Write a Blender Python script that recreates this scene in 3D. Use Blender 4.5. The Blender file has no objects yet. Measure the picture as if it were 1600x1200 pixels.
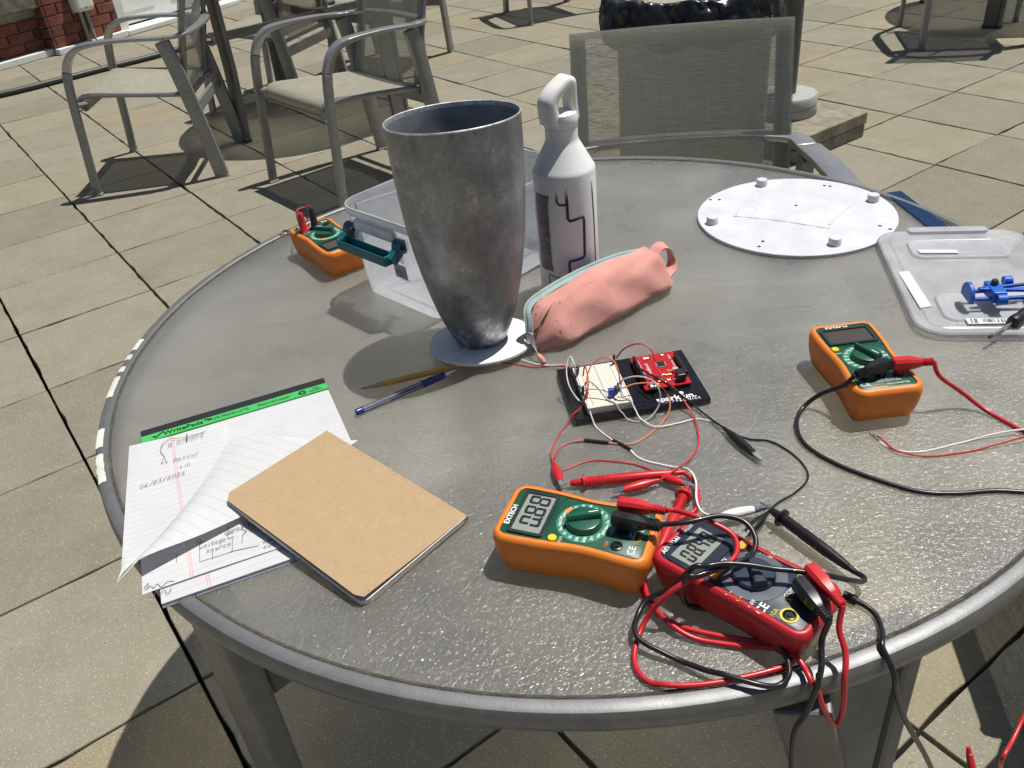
import bpy, bmesh, math, random
from mathutils import Vector, Matrix, Euler
random.seed(7)
R = math.radians
PI = math.pi
S = bpy.context.scene
COL = S.collection

# ------------------------------------------------------------------ camera
TH = 0.7136                                  # height of the glass table top
cam_d = bpy.data.cameras.new('camera'); cam = bpy.data.objects.new('camera', cam_d); COL.objects.link(cam)
cam_d.sensor_width = 36.0; cam_d.lens = 30.02; cam_d.clip_start = 0.02; cam_d.clip_end = 500
fwd = Vector((0.0, 0.8322, -0.5545)).normalized()
rgt = Vector((0.99374, -0.06196, -0.09299)).normalized()
upv = rgt.cross(fwd).normalized(); rgt = fwd.cross(upv).normalized()
cam.matrix_world = Matrix(((rgt.x, upv.x, -fwd.x, 0), (rgt.y, upv.y, -fwd.y, 0), (rgt.z, upv.z, -fwd.z, 1.2736), (0, 0, 0, 1)))
S.camera = cam

# ------------------------------------------------------------------ sky, sun, exposure
SUN = Vector((0.34, 0.16, 1.0)).normalized()
w = bpy.data.worlds.new('World'); S.world = w; w.use_nodes = True
nt = w.node_tree
sky = nt.nodes.new('ShaderNodeTexSky'); sky.sky_type = 'NISHITA'; sky.sun_disc = False
sky.sun_elevation = math.asin(SUN.z); sky.sun_rotation = math.atan2(SUN.x, SUN.y)
sky.air_density = 1.0; sky.dust_density = 1.2; sky.ozone_density = 1.0
bg = nt.nodes['Background']; bg.inputs['Strength'].default_value = 0.056
nt.links.new(sky.outputs[0], bg.inputs['Color'])
sl = bpy.data.lights.new('sun', 'SUN'); sl.energy = 4.8; sl.angle = R(0.53); sl.color = (1.0, 0.965, 0.90)
so = bpy.data.objects.new('sun', sl); COL.objects.link(so)
so.rotation_euler = (-SUN).to_track_quat('-Z', 'Y').to_euler(); so.location = (3, 2, 9)
S.view_settings.view_transform = 'Standard'; S.view_settings.look = 'None'
S.view_settings.exposure = 0.1; S.view_settings.gamma = 1.0
S.view_settings.use_curve_mapping = False
S.cycles.use_denoising = True
S.cycles.max_bounces = 6; S.cycles.diffuse_bounces = 3; S.cycles.glossy_bounces = 3; S.cycles.transparent_max_bounces = 12; S.cycles.transmission_bounces = 6
S.cycles.caustics_reflective = False; S.cycles.caustics_refractive = True
S.cycles.sample_clamp_indirect = 6.0

# ------------------------------------------------------------------ materials
MT = {}
def nodes(name):
    m = bpy.data.materials.new(name); m.use_nodes = True; t = m.node_tree
    for n in list(t.nodes): t.nodes.remove(n)
    out = t.nodes.new('ShaderNodeOutputMaterial')
    MT[name] = m
    return m, t, out
def N(t, typ, **kw):
    n = t.nodes.new(typ)
    for k, v in kw.items():
        if k.startswith('_'): setattr(n, k[1:], v)
        else: n.inputs[k.replace('__', ' ')].default_value = v
    return n
def L(t, a, b): t.links.new(a, b)
def ramp(t, src, stops, interp='LINEAR'):
    n = t.nodes.new('ShaderNodeValToRGB'); n.color_ramp.interpolation = interp
    e = n.color_ramp.elements
    while len(e) < len(stops): e.new(0.5)
    for k, (p, c) in enumerate(stops):
        e[k].position = p; e[k].color = c if len(c) == 4 else (*c, 1)
    if src is not None: L(t, src, n.inputs[0])
    return n
def mixc(t, fac, a, b, mode='MIX'):
    n = t.nodes.new('ShaderNodeMix'); n.data_type = 'RGBA'; n.blend_type = mode
    for sock, v in ((n.inputs[0], fac), (n.inputs[6], a), (n.inputs[7], b)):
        if hasattr(v, 'links'): L(t, v, sock)
        else: sock.default_value = v if not isinstance(v, tuple) else (*v, 1)[:4]
    return n.outputs[2]
def math_(t, op, a, b=0.0, clamp=False):
    n = t.nodes.new('ShaderNodeMath'); n.operation = op; n.use_clamp = clamp
    for sock, v in ((n.inputs[0], a), (n.inputs[1], b)):
        if hasattr(v, 'links'): L(t, v, sock)
        else: sock.default_value = v
    return n.outputs[0]
def obj_co(t): return t.nodes.new('ShaderNodeTexCoord').outputs['Object']
def geo_co(t): return t.nodes.new('ShaderNodeNewGeometry').outputs['Position']
def noise(t, co, scale, detail=4, rough=.55, dist=0):
    n = N(t, 'ShaderNodeTexNoise', Scale=scale, Detail=detail, Roughness=rough, Distortion=dist)
    if co is not None: L(t, co, n.inputs['Vector'])
    return n.outputs[0]
def bumpn(t, h, strength, dist, nrm=None):
    b = N(t, 'ShaderNodeBump', Strength=strength, Distance=dist); L(t, h, b.inputs['Height'])
    if nrm is not None: L(t, nrm, b.inputs['Normal'])
    return b.outputs[0]
def mat(name, col, rough=.5, metal=0.0, var=0.12, vscale=40.0, bump=0.0, bscale=400.0, coat=0.0, spec=.5, sheen=0.0, rvar=.12, sss=0.0):
    """a plain painted / moulded / printed surface: base colour with a little grain, uneven gloss and fine relief"""
    if name in MT: return MT[name]
    m, t, out = nodes(name)
    p = N(t, 'ShaderNodeBsdfPrincipled', Metallic=metal); p.inputs['Specular IOR Level'].default_value = spec
    p.inputs['Coat Weight'].default_value = coat; p.inputs['Sheen Weight'].default_value = sheen
    if sss: p.inputs['Subsurface Weight'].default_value = sss; p.inputs['Subsurface Radius'].default_value = (.004, .004, .004)
    co = obj_co(t); nz = noise(t, co, vscale)
    lo = tuple(max(0, c * (1 - var)) for c in col); hi = tuple(min(1, c * (1 + var)) for c in col)
    L(t, ramp(t, nz, [(.3, lo), (.7, hi)]).outputs[0], p.inputs['Base Color'])
    rr = N(t, 'ShaderNodeMapRange'); L(t, noise(t, co, vscale * 2.3), rr.inputs[0])
    rr.inputs[3].default_value = max(.02, rough - rvar); rr.inputs[4].default_value = min(1, rough + rvar)
    L(t, rr.outputs[0], p.inputs['Roughness'])
    if bump: L(t, bumpn(t, noise(t, co, bscale, 3), bump, .001), p.inputs['Normal'])
    L(t, p.outputs[0], out.inputs[0])
    return m

def paver_material(name, each):
    m, t, out = nodes(name); co = geo_co(t)
    p = N(t, 'ShaderNodeBsdfPrincipled', Roughness=.85); p.inputs['Specular IOR Level'].default_value = .3
    mid = noise(t, co, 6, 6, .74)
    c = ramp(t, mid, [(.25, (.205, .187, .139)), (.5, (.243, .223, .168)), (.75, (.276, .256, .196))]).outputs[0]
    if each:
        rnd = t.nodes.new('ShaderNodeObjectInfo').outputs['Random']
        c = mixc(t, 1.0, c, ramp(t, rnd, [(0, (.80, .80, .80)), (.35, (.93, .93, .92)), (.7, (1, 1, 1)), (.9, (1, .97, .9)), (1, (1.0, .92, .80))]).outputs[0], 'MULTIPLY')
    v = N(t, 'ShaderNodeTexVoronoi', Scale=300.0); L(t, co, v.inputs['Vector'])
    dot = ramp(t, v.outputs['Distance'], [(.15, (1, 1, 1)), (.35, (0, 0, 0))]).outputs[0]
    sepc = t.nodes.new('ShaderNodeSeparateColor'); L(t, v.outputs['Color'], sepc.inputs[0])
    c = mixc(t, math_(t, 'MULTIPLY', dot, ramp(t, sepc.outputs[0], [(.62, (0, 0, 0)), (.75, (1, 1, 1))]).outputs[0]), c, (.6, .55, .44))
    c = mixc(t, math_(t, 'MULTIPLY', dot, ramp(t, sepc.outputs[1], [(.58, (0, 0, 0)), (.72, (1, 1, 1))]).outputs[0]), c, (.12, .10, .07))
    # lichen flecks and scuffs, drawn out along the slab
    mp = N(t, 'ShaderNodeMapping'); mp.inputs['Rotation'].default_value = (0, 0, -R(33)); mp.inputs['Scale'].default_value = (22, 60, 1); L(t, co, mp.inputs[0])
    sc = noise(t, mp.outputs[0], 1.0, 3, .72)
    c = mixc(t, ramp(t, sc, [(.70, (0, 0, 0)), (.73, (.8, .8, .8))]).outputs[0], c, (.10, .085, .06))
    L(t, c, p.inputs['Base Color'])
    fine = noise(t, co, 190, 2, .6)
    L(t, bumpn(t, fine, .55, .0016), p.inputs['Normal']); L(t, p.outputs[0], out.inputs[0])
    return m

def brushed(name, col, rough, metal, streak=(600, 40, 40), bump=.05, dirt=.25):
    m, t, out = nodes(name); co = obj_co(t)
    p = N(t, 'ShaderNodeBsdfPrincipled', Metallic=metal)
    s = noise(t, co, 60, 2)
    d = noise(t, co, 9, 3, .7)
    c = ramp(t, s, [(.3, tuple(x * .9 for x in col)), (.7, tuple(min(1, x * 1.08) for x in col))]).outputs[0]
    c = mixc(t, ramp(t, d, [(.45, (0, 0, 0)), (.8, (dirt, dirt, dirt))]).outputs[0], c, tuple(x * .45 for x in col))
    L(t, c, p.inputs['Base Color'])
    rr = N(t, 'ShaderNodeMapRange'); L(t, d, rr.inputs[0]); rr.inputs[3].default_value = rough - .1; rr.inputs[4].default_value = rough + .15
    L(t, rr.outputs[0], p.inputs['Roughness'])
    L(t, bumpn(t, noise(t, co, 350, 3), bump, .0006), p.inputs['Normal'])
    L(t, p.outputs[0], out.inputs[0]); return m

def sling_material(name, col, thread=700.0, open_=.3):
    """woven mesh: threads with open holes between them"""
    m, t, out = nodes(name); co = obj_co(t)
    p = N(t, 'ShaderNodeBsdfPrincipled', Roughness=.6); p.inputs['Sheen Weight'].default_value = .1
    sx = N(t, 'ShaderNodeMapping'); sx.inputs['Scale'].default_value = (14, 420, 420); L(t, co, sx.inputs[0])
    h = noise(t, sx.outputs[0], 1, 2)
    sy = N(t, 'ShaderNodeMapping'); sy.inputs['Scale'].default_value = (420, 12, 12); L(t, co, sy.inputs[0])
    v = noise(t, sy.outputs[0], 1, 2)
    c = ramp(t, h, [(.3, tuple(x * .55 for x in col)), (.7, tuple(x * 1.3 for x in col))]).outputs[0]
    c = mixc(t, .35, c, ramp(t, v, [(.3, tuple(x * .75 for x in col)), (.7, tuple(x * 1.15 for x in col))]).outputs[0])
    L(t, c, p.inputs['Base Color'])
    L(t, bumpn(t, h, .3, .0008), p.inputs['Normal'])
    tr = t.nodes.new('ShaderNodeBsdfTransparent'); tl = t.nodes.new('ShaderNodeBsdfTranslucent'); L(t, c, tl.inputs[0])
    mx0 = N(t, 'ShaderNodeMixShader', Fac=.22); L(t, p.outputs[0], mx0.inputs[1]); L(t, tl.outputs[0], mx0.inputs[2])
    mx = t.nodes.new('ShaderNodeMixShader')
    L(t, ramp(t, h, [(.35, (open_ * .6,) * 3), (.65, (open_ * 1.4,) * 3)]).outputs[0], mx.inputs[0])
    L(t, mx0.outputs[0], mx.inputs[1]); L(t, tr.outputs[0], mx.inputs[2]); L(t, mx.outputs[0], out.inputs[0])
    return m

def table_glass():
    """rolled obscure glass: blurs what lies under it, a little milky with dust, glossy rippled skin"""
    m, t, out = nodes('hammered_glass'); co = geo_co(t)
    wv = noise(t, co, 200, 2, .55, .7)                     # rolled pattern: small wormy ridges
    rid = math_(t, 'ABSOLUTE', math_(t, 'SUBTRACT', wv, .5))
    rid = math_(t, 'POWER', math_(t, 'SUBTRACT', 1.0, math_(t, 'MULTIPLY', rid, 3.4, True)), 1.6)
    hgt = math_(t, 'ADD', rid, math_(t, 'MULTIPLY', noise(t, co, 520, 1, .5), .55))
    b = bumpn(t, hgt, .5, .0008)
    dust = noise(t, co, 6.0, 4, .65)
    base = ramp(t, dust, [(.3, (.43, .42, .375)), (.7, (.56, .55, .50))]).outputs[0]
    col = mixc(t, math_(t, 'MULTIPLY', rid, .22), base, (.56, .555, .53))
    dif = N(t, 'ShaderNodeBsdfDiffuse'); L(t, col, dif.inputs[0]); L(t, b, dif.inputs['Normal'])
    tl = N(t, 'ShaderNodeBsdfTranslucent', Color=(.8, .79, .74, 1))
    rf = N(t, 'ShaderNodeBsdfRefraction', Color=(1.0, .99, .95, 1), Roughness=.28, IOR=1.30)
    gl = N(t, 'ShaderNodeBsdfGlossy', Color=(1, 1, 1, 1)); L(t, b, gl.inputs['Normal'])
    L(t, ramp(t, dust, [(.3, (.24,) * 3), (.7, (.36,) * 3)]).outputs[0], gl.inputs['Roughness'])
    a1 = N(t, 'ShaderNodeMixShader', Fac=.25); L(t, dif.outputs[0], a1.inputs[1]); L(t, tl.outputs[0], a1.inputs[2])
    sm = N(t, 'ShaderNodeMapping'); sm.inputs['Rotation'].default_value = (0, 0, R(40)); sm.inputs['Scale'].default_value = (1.2, 5.0, 1); L(t, co, sm.inputs[0])
    smear_glare = noise(t, sm.outputs[0], 2.2, 5, .7, 1.2)  # dust smears that also put pale glare streaks into the diffuse share
    a3 = N(t, 'ShaderNodeMixShader'); L(t, ramp(t, smear_glare, [(.32, (.78,) * 3), (.5, (.745,) * 3), (.68, (.68,) * 3)]).outputs[0], a3.inputs[0]); L(t, a1.outputs[0], a3.inputs[1]); L(t, rf.outputs[0], a3.inputs[2])
    fr = N(t, 'ShaderNodeFresnel', IOR=1.5); L(t, b, fr.inputs['Normal'])
    a4 = N(t, 'ShaderNodeMixShader'); L(t, fr.outputs[0], a4.inputs[0]); L(t, a3.outputs[0], a4.inputs[1]); L(t, gl.outputs[0], a4.inputs[2])
    L(t, a4.outputs[0], out.inputs[0]); return m

def clear_plastic(name, tint, body=.35, rough=.12, tcol=(.93, .95, 1.0)):
    """milky translucent moulding: part see-through, part scattering, glossy skin"""
    m, t, out = nodes(name); co = obj_co(t)
    nz = noise(t, co, 25, 4); b = bumpn(t, noise(t, co, 90, 2), .12, .001)
    dif = N(t, 'ShaderNodeBsdfDiffuse', Color=(*tint, 1)); tl = N(t, 'ShaderNodeBsdfTranslucent', Color=(*tint, 1))
    tr = N(t, 'ShaderNodeBsdfTransparent', Color=(*tcol, 1)); gl = N(t, 'ShaderNodeBsdfGlossy', Roughness=rough); L(t, b, gl.inputs['Normal'])
    a1 = N(t, 'ShaderNodeMixShader', Fac=.5); L(t, dif.outputs[0], a1.inputs[1]); L(t, tl.outputs[0], a1.inputs[2])
    a2 = N(t, 'ShaderNodeMixShader'); L(t, ramp(t, nz, [(.3, (body * .8,) * 3), (.7, (body * 1.2,) * 3)]).outputs[0], a2.inputs[0])
    L(t, tr.outputs[0], a2.inputs[1]); L(t, a1.outputs[0], a2.inputs[2])
    fr = N(t, 'ShaderNodeFresnel', IOR=1.45); a3 = N(t, 'ShaderNodeMixShader'); L(t, fr.outputs[0], a3.inputs[0])
    L(t, a2.outputs[0], a3.inputs[1]); L(t, gl.outputs[0], a3.inputs[2]); L(t, a3.outputs[0], out.inputs[0]); return m

# ------------------------------------------------------------------ mesh helpers
def V(*a): return Vector(a)
class M:
    """collects shapes; .ob() links them as ONE mesh object"""
    def __init__(s): s.v = []; s.f = []
    def add(s, v, f):
        n = len(s.v); s.v += [tuple(x) for x in v]; s.f += [tuple(n + i for i in k) for k in f]; return s
    def box(s, c, d, rot=None):
        x, y, z = d[0] / 2, d[1] / 2, d[2] / 2
        q = [Vector((a * x, b * y, e * z)) for e in (-1, 1) for a, b in ((-1, -1), (1, -1), (1, 1), (-1, 1))]
        if rot is not None:
            e = rot if isinstance(rot, Matrix) else Euler(rot).to_matrix()
            q = [e @ k for k in q]
        return s.add([k + Vector(c) for k in q], [(3, 2, 1, 0), (4, 5, 6, 7), (0, 1, 5, 4), (1, 2, 6, 5), (2, 3, 7, 6), (3, 0, 4, 7)])
    def loft(s, rings, cap=(True, True), closed=False):
        n = len(rings[0]); v = [p for r in rings for p in r]; f = []
        m = len(rings)
        for a in range(m if closed else m - 1):
            b = (a + 1) % m
            for k in range(n):
                l = (k + 1) % n; f.append((a * n + k, a * n + l, b * n + l, b * n + k))
        if not closed:
            if cap[0]: f.append(tuple(range(n - 1, -1, -1)))
            if cap[1]: f.append(tuple((m - 1) * n + k for k in range(n)))
        return s.add(v, f)
    def tube(s, pts, r, n=8, closed=False, cap=True):
        pts = [Vector(p) for p in pts]; m = len(pts); rings = []; nrm = None
        for k in range(m):
            a = pts[k - 1] if (k or closed) else pts[k]; b = pts[(k + 1) % m] if (k < m - 1 or closed) else pts[k]
            t = (b - a); t = t.normalized() if t.length > 1e-9 else Vector((0, 0, 1))
            if nrm is None: nrm = t.orthogonal().normalized()
            nrm = (nrm - t * nrm.dot(t)); nrm = nrm.normalized() if nrm.length > 1e-6 else t.orthogonal().normalized()
            bn = t.cross(nrm); rad = r[k] if isinstance(r, (list, tuple)) else r
            rings.append([pts[k] + (nrm * math.cos(2 * PI * j / n) + bn * math.sin(2 * PI * j / n)) * rad for j in range(n)])
        return s.loft(rings, (cap, cap), closed)
    def sweep(s, pts, sec, lat=(1, 0, 0)):
        """section points (side, other); side axis held to lat; sec may be a function of 0..1"""
        pts = [Vector(p) for p in pts]; rings = []; lat = Vector(lat); m = len(pts)
        for k, p in enumerate(pts):
            t = (pts[min(k + 1, m - 1)] - pts[max(k - 1, 0)]).normalized()
            a = (lat - t * lat.dot(t)).normalized(); b = t.cross(a)
            sc = sec(k / (m - 1)) if callable(sec) else sec
            rings.append([p + a * x + b * y for x, y in sc])
        return s.loft(rings)
    def lathe(s, prof, n=32, c=(0, 0, 0), cap=(True, True)):
        return s.loft([[(c[0] + r * math.cos(2 * PI * k / n), c[1] + r * math.sin(2 * PI * k / n), c[2] + z) for k in range(n)] for r, z in prof], cap)
    def prism(s, out, z0, z1, inset=0.0):
        """outline (x, y); a small chamfer at the top when inset > 0"""
        rings = [[(x, y, z0) for x, y in out], [(x, y, z1 - inset) for x, y in out]]
        if inset: rings.append([(x, y, z1) for x, y in offset(out, -inset)])
        return s.loft(rings)
    def xf(s, mtx):
        s.v = [tuple(mtx @ Vector(p)) for p in s.v]; return s
    def mesh(s, name, smooth=None, bevel=0, seg=2, subd=0):
        me = bpy.data.meshes.new(name); me.from_pydata(s.v, [], s.f)
        if bevel or subd:
            bm = bmesh.new(); bm.from_mesh(me)
            if bevel:
                ed = [e for e in bm.edges if len(e.link_faces) == 2 and e.calc_face_angle(0) > .5]
                bmesh.ops.bevel(bm, geom=ed, offset=bevel, segments=seg, affect='EDGES', profile=.5, clamp_overlap=True)
            bm.to_mesh(me); bm.free()
        me.validate(); me.update()
        if smooth is not None:
            me.polygons.foreach_set('use_smooth', [True] * len(me.polygons)); me.set_sharp_from_angle(angle=R(smooth))
        return me
    def ob(s, name, m, parent=None, smooth=None, bevel=0, seg=2, loc=None, rot=None):
        return link(name, s.mesh(name, smooth, bevel, seg), m, parent, loc, rot)
def link(name, me, m, parent=None, loc=None, rot=None):
    o = bpy.data.objects.new(name, me); COL.objects.link(o)
    if m is not None and not me.materials: me.materials.append(MT[m] if isinstance(m, str) else m)
    if parent is not None: o.parent = parent
    if loc is not None: o.location = loc
    if rot is not None: o.rotation_euler = rot
    return o
def offset(out, d):
    n = len(out); r = []
    ar = sum(out[k][0] * out[(k + 1) % n][1] - out[(k + 1) % n][0] * out[k][1] for k in range(n))
    sg = 1 if ar > 0 else -1
    for k in range(n):
        a, b, c = Vector(out[k - 1]), Vector(out[k]), Vector(out[(k + 1) % n])
        t = (c - a).normalized(); nn = Vector((t.y, -t.x)) * sg
        r.append(tuple(b + nn * d))
    return r
def rrect(w, h, r, n=5, cx=0, cy=0):
    o = []
    for (sx, sy, a0) in ((1, 1, 0), (-1, 1, 90), (-1, -1, 180), (1, -1, 270)):
        for k in range(n + 1):
            a = R(a0 + 90 * k / n); o.append((cx + sx * (w / 2 - r) + r * math.cos(a), cy + sy * (h / 2 - r) + r * math.sin(a)))
    return o
def cr(pts, n=8, closed=False):
    """Catmull-Rom through the points"""
    p = [Vector(a) for a in pts]; out = []; m = len(p)
    for k in range(m if closed else m - 1):
        p0, p1, p2, p3 = (p[(k - 1) % m], p[k], p[(k + 1) % m], p[(k + 2) % m]) if closed else (p[max(k - 1, 0)], p[k], p[k + 1], p[min(k + 2, m - 1)])
        for j in range(n):
            t = j / n
            out.append(.5 * ((2 * p1) + (p2 - p0) * t + (2 * p0 - 5 * p1 + 4 * p2 - p3) * t * t + (3 * p1 - p0 - 3 * p2 + p3) * t ** 3))
    if not closed: out.append(p[-1])
    return out
def empty(name, loc=(0, 0, 0), rz=0.0, rot=None):
    o = bpy.data.objects.new(name, None); COL.objects.link(o); o.empty_display_size = .05
    o.location = loc; o.rotation_euler = rot if rot else (0, 0, rz); return o
def tag(o, label, cat, group=None):
    o['label'] = label; o['category'] = cat
    if group: o['group'] = group
    return o
def structure(o): o['kind'] = 'structure'; return o
def copy_tree(o, parent=None):
    c = o.copy(); COL.objects.link(c)
    if parent is not None: c.parent = parent
    for ch in list(o.children): copy_tree(ch, c)
    return c
_txt = {}
def text(body, size, m, parent, loc, rot=(0, 0, 0), name='lettering', shear=0.0, space=1.0, bold=0.0, thick=.00012, align='CENTER'):
    key = (body, size, shear, space, bold, thick, align)
    if key not in _txt:
        c = bpy.data.curves.new(name, 'FONT'); c.body = body; c.size = size; c.align_x = align; c.align_y = 'CENTER'
        c.shear = shear; c.space_character = space; c.offset = bold; c.extrude = thick; c.resolution_u = 3
        o = bpy.data.objects.new(name, c); COL.objects.link(o)
        dg = bpy.context.evaluated_depsgraph_get(); dg.update()
        _txt[key] = bpy.data.meshes.new_from_object(o.evaluated_get(dg)); _txt[key].materials.clear()
        bpy.data.objects.remove(o); bpy.data.curves.remove(c)
    return link(name, _txt[key] if not _txt[key].materials else _txt[key].copy(), m, parent, loc, rot)
SEG = {'0': 'abcdef', '1': 'bc', '2': 'abged', '3': 'abgcd', '4': 'fgbc', '5': 'afgcd', '6': 'afgedc', '7': 'abc', '8': 'abcdefg', '9': 'abcdfg'}
def seven(body, w, h, g, m, parent, loc, name='lcd_digit'):
    """seven-segment digits, each digit a part"""
    x = 0; t = h * .13; sl = .1
    for ch in body:
        mb = M()
        if ch == '.':
            mb.box((x - g * .55, t * .5, 0), (t, t, .0003)); mb.ob('decimal_point', m, parent, loc=loc); continue
        def seg(cx, cy, sx, sy): mb.box((x + cx + cy * sl, cy, 0), (sx, sy, .0003))
        for sname in SEG[ch]:
            if sname == 'a': seg(w / 2, h - t / 2, w - t * 1.3, t)
            if sname == 'd': seg(w / 2, t / 2, w - t * 1.3, t)
            if sname == 'g': seg(w / 2, h / 2, w - t * 1.3, t)
            if sname == 'b': seg(w - t / 2, h * .75, t, h / 2 - t * .7)
            if sname == 'c': seg(w - t / 2, h * .25, t, h / 2 - t * .7)
            if sname == 'f': seg(t / 2, h * .75, t, h / 2 - t * .7)
            if sname == 'e': seg(t / 2, h * .25, t, h / 2 - t * .7)
        mb.ob(name, m, parent, loc=loc); x += w + g

# ------------------------------------------------------------------ shared materials
paver_material('paver', True); paver_material('paver_far', False)
mat('joint_dirt', (.035, .03, .024), .95, var=.4, vscale=30, bump=.4)
brushed('alu_frame', (.29, .29, .285), .42, .5, bump=.08, dirt=.3)
brushed('alu_leg', (.17, .17, .165), .5, .3, bump=.06, dirt=.3)
brushed('alu_rim', (.20, .202, .205), .46, .5, bump=.2, dirt=.35)
brushed('alu_arm', (.42, .42, .42), .34, .75, bump=.06, dirt=.15)
sling_material('sling_tan', (.40, .38, .30), open_=.10)
sling_material('sling_back', (.43, .415, .335), open_=.27)
mat('sling_edge', (.045, .042, .038), .7)
mat('grey_plastic', (.3, .3, .29), .5)
mat('worn_white', (.62, .62, .54), .6, var=.15, bump=.3)
table_glass(); mat('gasket_brown', (.06, .052, .042), .8, var=.5, vscale=120)
# ------------------------------------------------------------------ patio of square slabs
TS = 0.44; TA = 0.57616
E1 = Vector((math.cos(TA), math.sin(TA), 0)); E2 = Vector((-math.sin(TA), math.cos(TA), 0)); G0 = Vector((-0.6330, 1.0472, 0))
patio = structure(M().add([(-60, -40, -.056), (60, -40, -.056), (60, 80, -.056), (-60, 80, -.056)], [(0, 1, 2, 3)]).ob('patio', 'joint_dirt'))
def slab_mesh(dx, dy):
    """one slab with slightly worn, here and there chipped arrises"""
    hx, hy = TS / 2 - dx, TS / 2 - dy; o = []; m_ = 9
    cs = [(-hx, -hy), (hx, -hy), (hx, hy), (-hx, hy)]
    for k in range(4):
        a_, b_ = Vector(cs[k]), Vector(cs[(k + 1) % 4]); n_ = Vector((-(b_ - a_).y, (b_ - a_).x)).normalized()
        for j in range(m_):
            u = j / m_; chip = random.choice((0, 0, 0, 0, 0, .0025, .004)) if j else .0012
            o.append(a_.lerp(b_, u) + n_ * (random.uniform(0, .0009) + chip))
    return M().loft([[(p.x, p.y, -.05) for p in o], [(p.x, p.y, -.0022) for p in o], [(p.x * .9945, p.y * .9945, 0) for p in o]], (False, True)).mesh('paving_slab')
slabs = [slab_mesh(random.uniform(.0024, .0036), random.uniform(.0017, .0026)) for _ in range(8)]
for s_ in slabs: s_.materials.append(MT['paver'])
cells = [(i, j) for i in range(-24, 34) for j in range(-20, 34)]
def seen(i, j):
    c = G0 + E1 * ((i + .5) * TS) + E2 * ((j + .5) * TS) - cam.location
    z = c.dot(fwd); x = c.dot(rgt) / max(z, .01) * 1.334; y = c.dot(upv) / max(z, .01) * 1.334
    return z > .2 and abs(x) < .8 + .36 / z and abs(y) < .6 + .36 / z
near = sorted([c for c in cells if seen(*c)], key=lambda c: (G0 + E1 * ((c[0] + .5) * TS) + E2 * ((c[1] + .5) * TS)).length)[:300]
nearset = set(near)
for n_, (i, j) in enumerate(near):
    c = G0 + E1 * ((i + .5) * TS) + E2 * ((j + .5) * TS)
    o = link('paving_slab', slabs[random.randrange(8)], None, patio, loc=(c.x + random.uniform(-.0006, .0006), c.y + random.uniform(-.0006, .0006), random.uniform(-.0016, .0008)))
    o.rotation_euler = (random.gauss(0, .0022), random.gauss(0, .0022), TA + random.gauss(0, .0012))
rest = M()
for (i, j) in cells:
    if (i, j) in nearset: continue
    c = G0 + E1 * ((i + .5) * TS) + E2 * ((j + .5) * TS); q_ = []
    for z, k in ((-.05, .494), (-.001, .494), (0, .492)):
        q_.append([c + E1 * (a * k * TS) + E2 * (b * k * TS) + Vector((0, 0, z - .0008)) for a, b in ((-1, -1), (1, -1), (1, 1), (-1, 1))])
    rest.loft(q_, (False, True))
ro = rest.ob('paving_slabs_beyond', 'paver_far', patio); ro['kind'] = 'stuff'

# ------------------------------------------------------------------ round glass table
def make_table(label, group, loc, rz, leg_angles, braces=True):
    t = empty('garden_table', loc, rz); tag(t, label, 'table', group)
    n = 128; prof = []                     # rim: rounded aluminium channel
    ro_, ri = .6045, .5895
    for r_, z in ((ri, TH - .004), (ri, TH + .0005), (ri + .0025, TH + .0028), (ro_ - .006, TH + .0030), (ro_ - .002, TH + .0012), (ro_, TH - .004), (ro_ + .0008, TH - .012), (ro_ - .001, TH - .020), (ro_ - .006, TH - .0245), (ri - .004, TH - .0245), (ri - .004, TH - .009), (ri, TH - .009)):
        prof.append([(r_ * math.cos(2 * PI * k / n), r_ * math.sin(2 * PI * k / n), z) for k in range(n)])
    M().loft(prof, closed=True).ob('rim', 'alu_rim', t, smooth=40)
    M().lathe([(ri - .0028, TH + .0001), (ri - .0028, TH + .0010), (ri - .0002, TH + .0016)], n, cap=(False, False)).ob('gasket', 'gasket_brown', t)
    g = M(); g.lathe([(ri - .0006, TH - .0055), (ri - .0006, TH)], n); g.ob('glass_top', 'hammered_glass', t)
    feet = []
    for a in leg_angles:
        d = Vector((math.cos(R(a)), math.sin(R(a)), 0)); l = Vector((-d.y, d.x, 0))
        top = d * .565 + Vector((0, 0, TH - .026)); foot = d * .585 + Vector((0, 0, .006))
        feet.append((top, foot, d, l))
        path = [foot, foot.lerp(top, .5) - d * .010, top]
        leg = M().sweep([p - l * .012 for p in path], [(-.036, -.0125), (.036, -.0125), (.036, .0125), (-.036, .0125)], lat=tuple(l)).ob('leg', 'alu_leg', t, bevel=.004)
        M().sweep([p + l * .038 for p in path], [(-.0115, -.015), (.0115, -.015), (.0115, .015), (-.0115, .015)], lat=tuple(l)).ob('side_tube', 'alu_leg', leg, bevel=.006)
        M().box(foot - Vector((0, 0, .001)), (.034, .105, .01), (0, 0, R(a))).ob('foot', 'sling_edge', leg, bevel=.003)
    hub = Vector((0, 0, .50))
    if braces:
        for top, foot, d, l in feet:
            p = top.lerp(foot, .27) - d * .03
            M().sweep([p, hub + d * .02], [(-.0125, -.02), (.0125, -.02), (.0125, .02), (-.0125, .02)], lat=tuple(l)).ob('brace', 'alu_leg', t, bevel=.003)
        M().box(hub, (.06, .06, .06), (0, 0, .4)).ob('hub', 'alu_leg', t, bevel=.006)
    return t, feet
TC = (0.0921, 0.9883)
table, feet = make_table('large round glass-topped patio table holding the meters, books and metal vase', 'round glass patio tables', (TC[0], TC[1], 0), 0, (-138, -71.5, 42, 108.5), braces=True)
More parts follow.
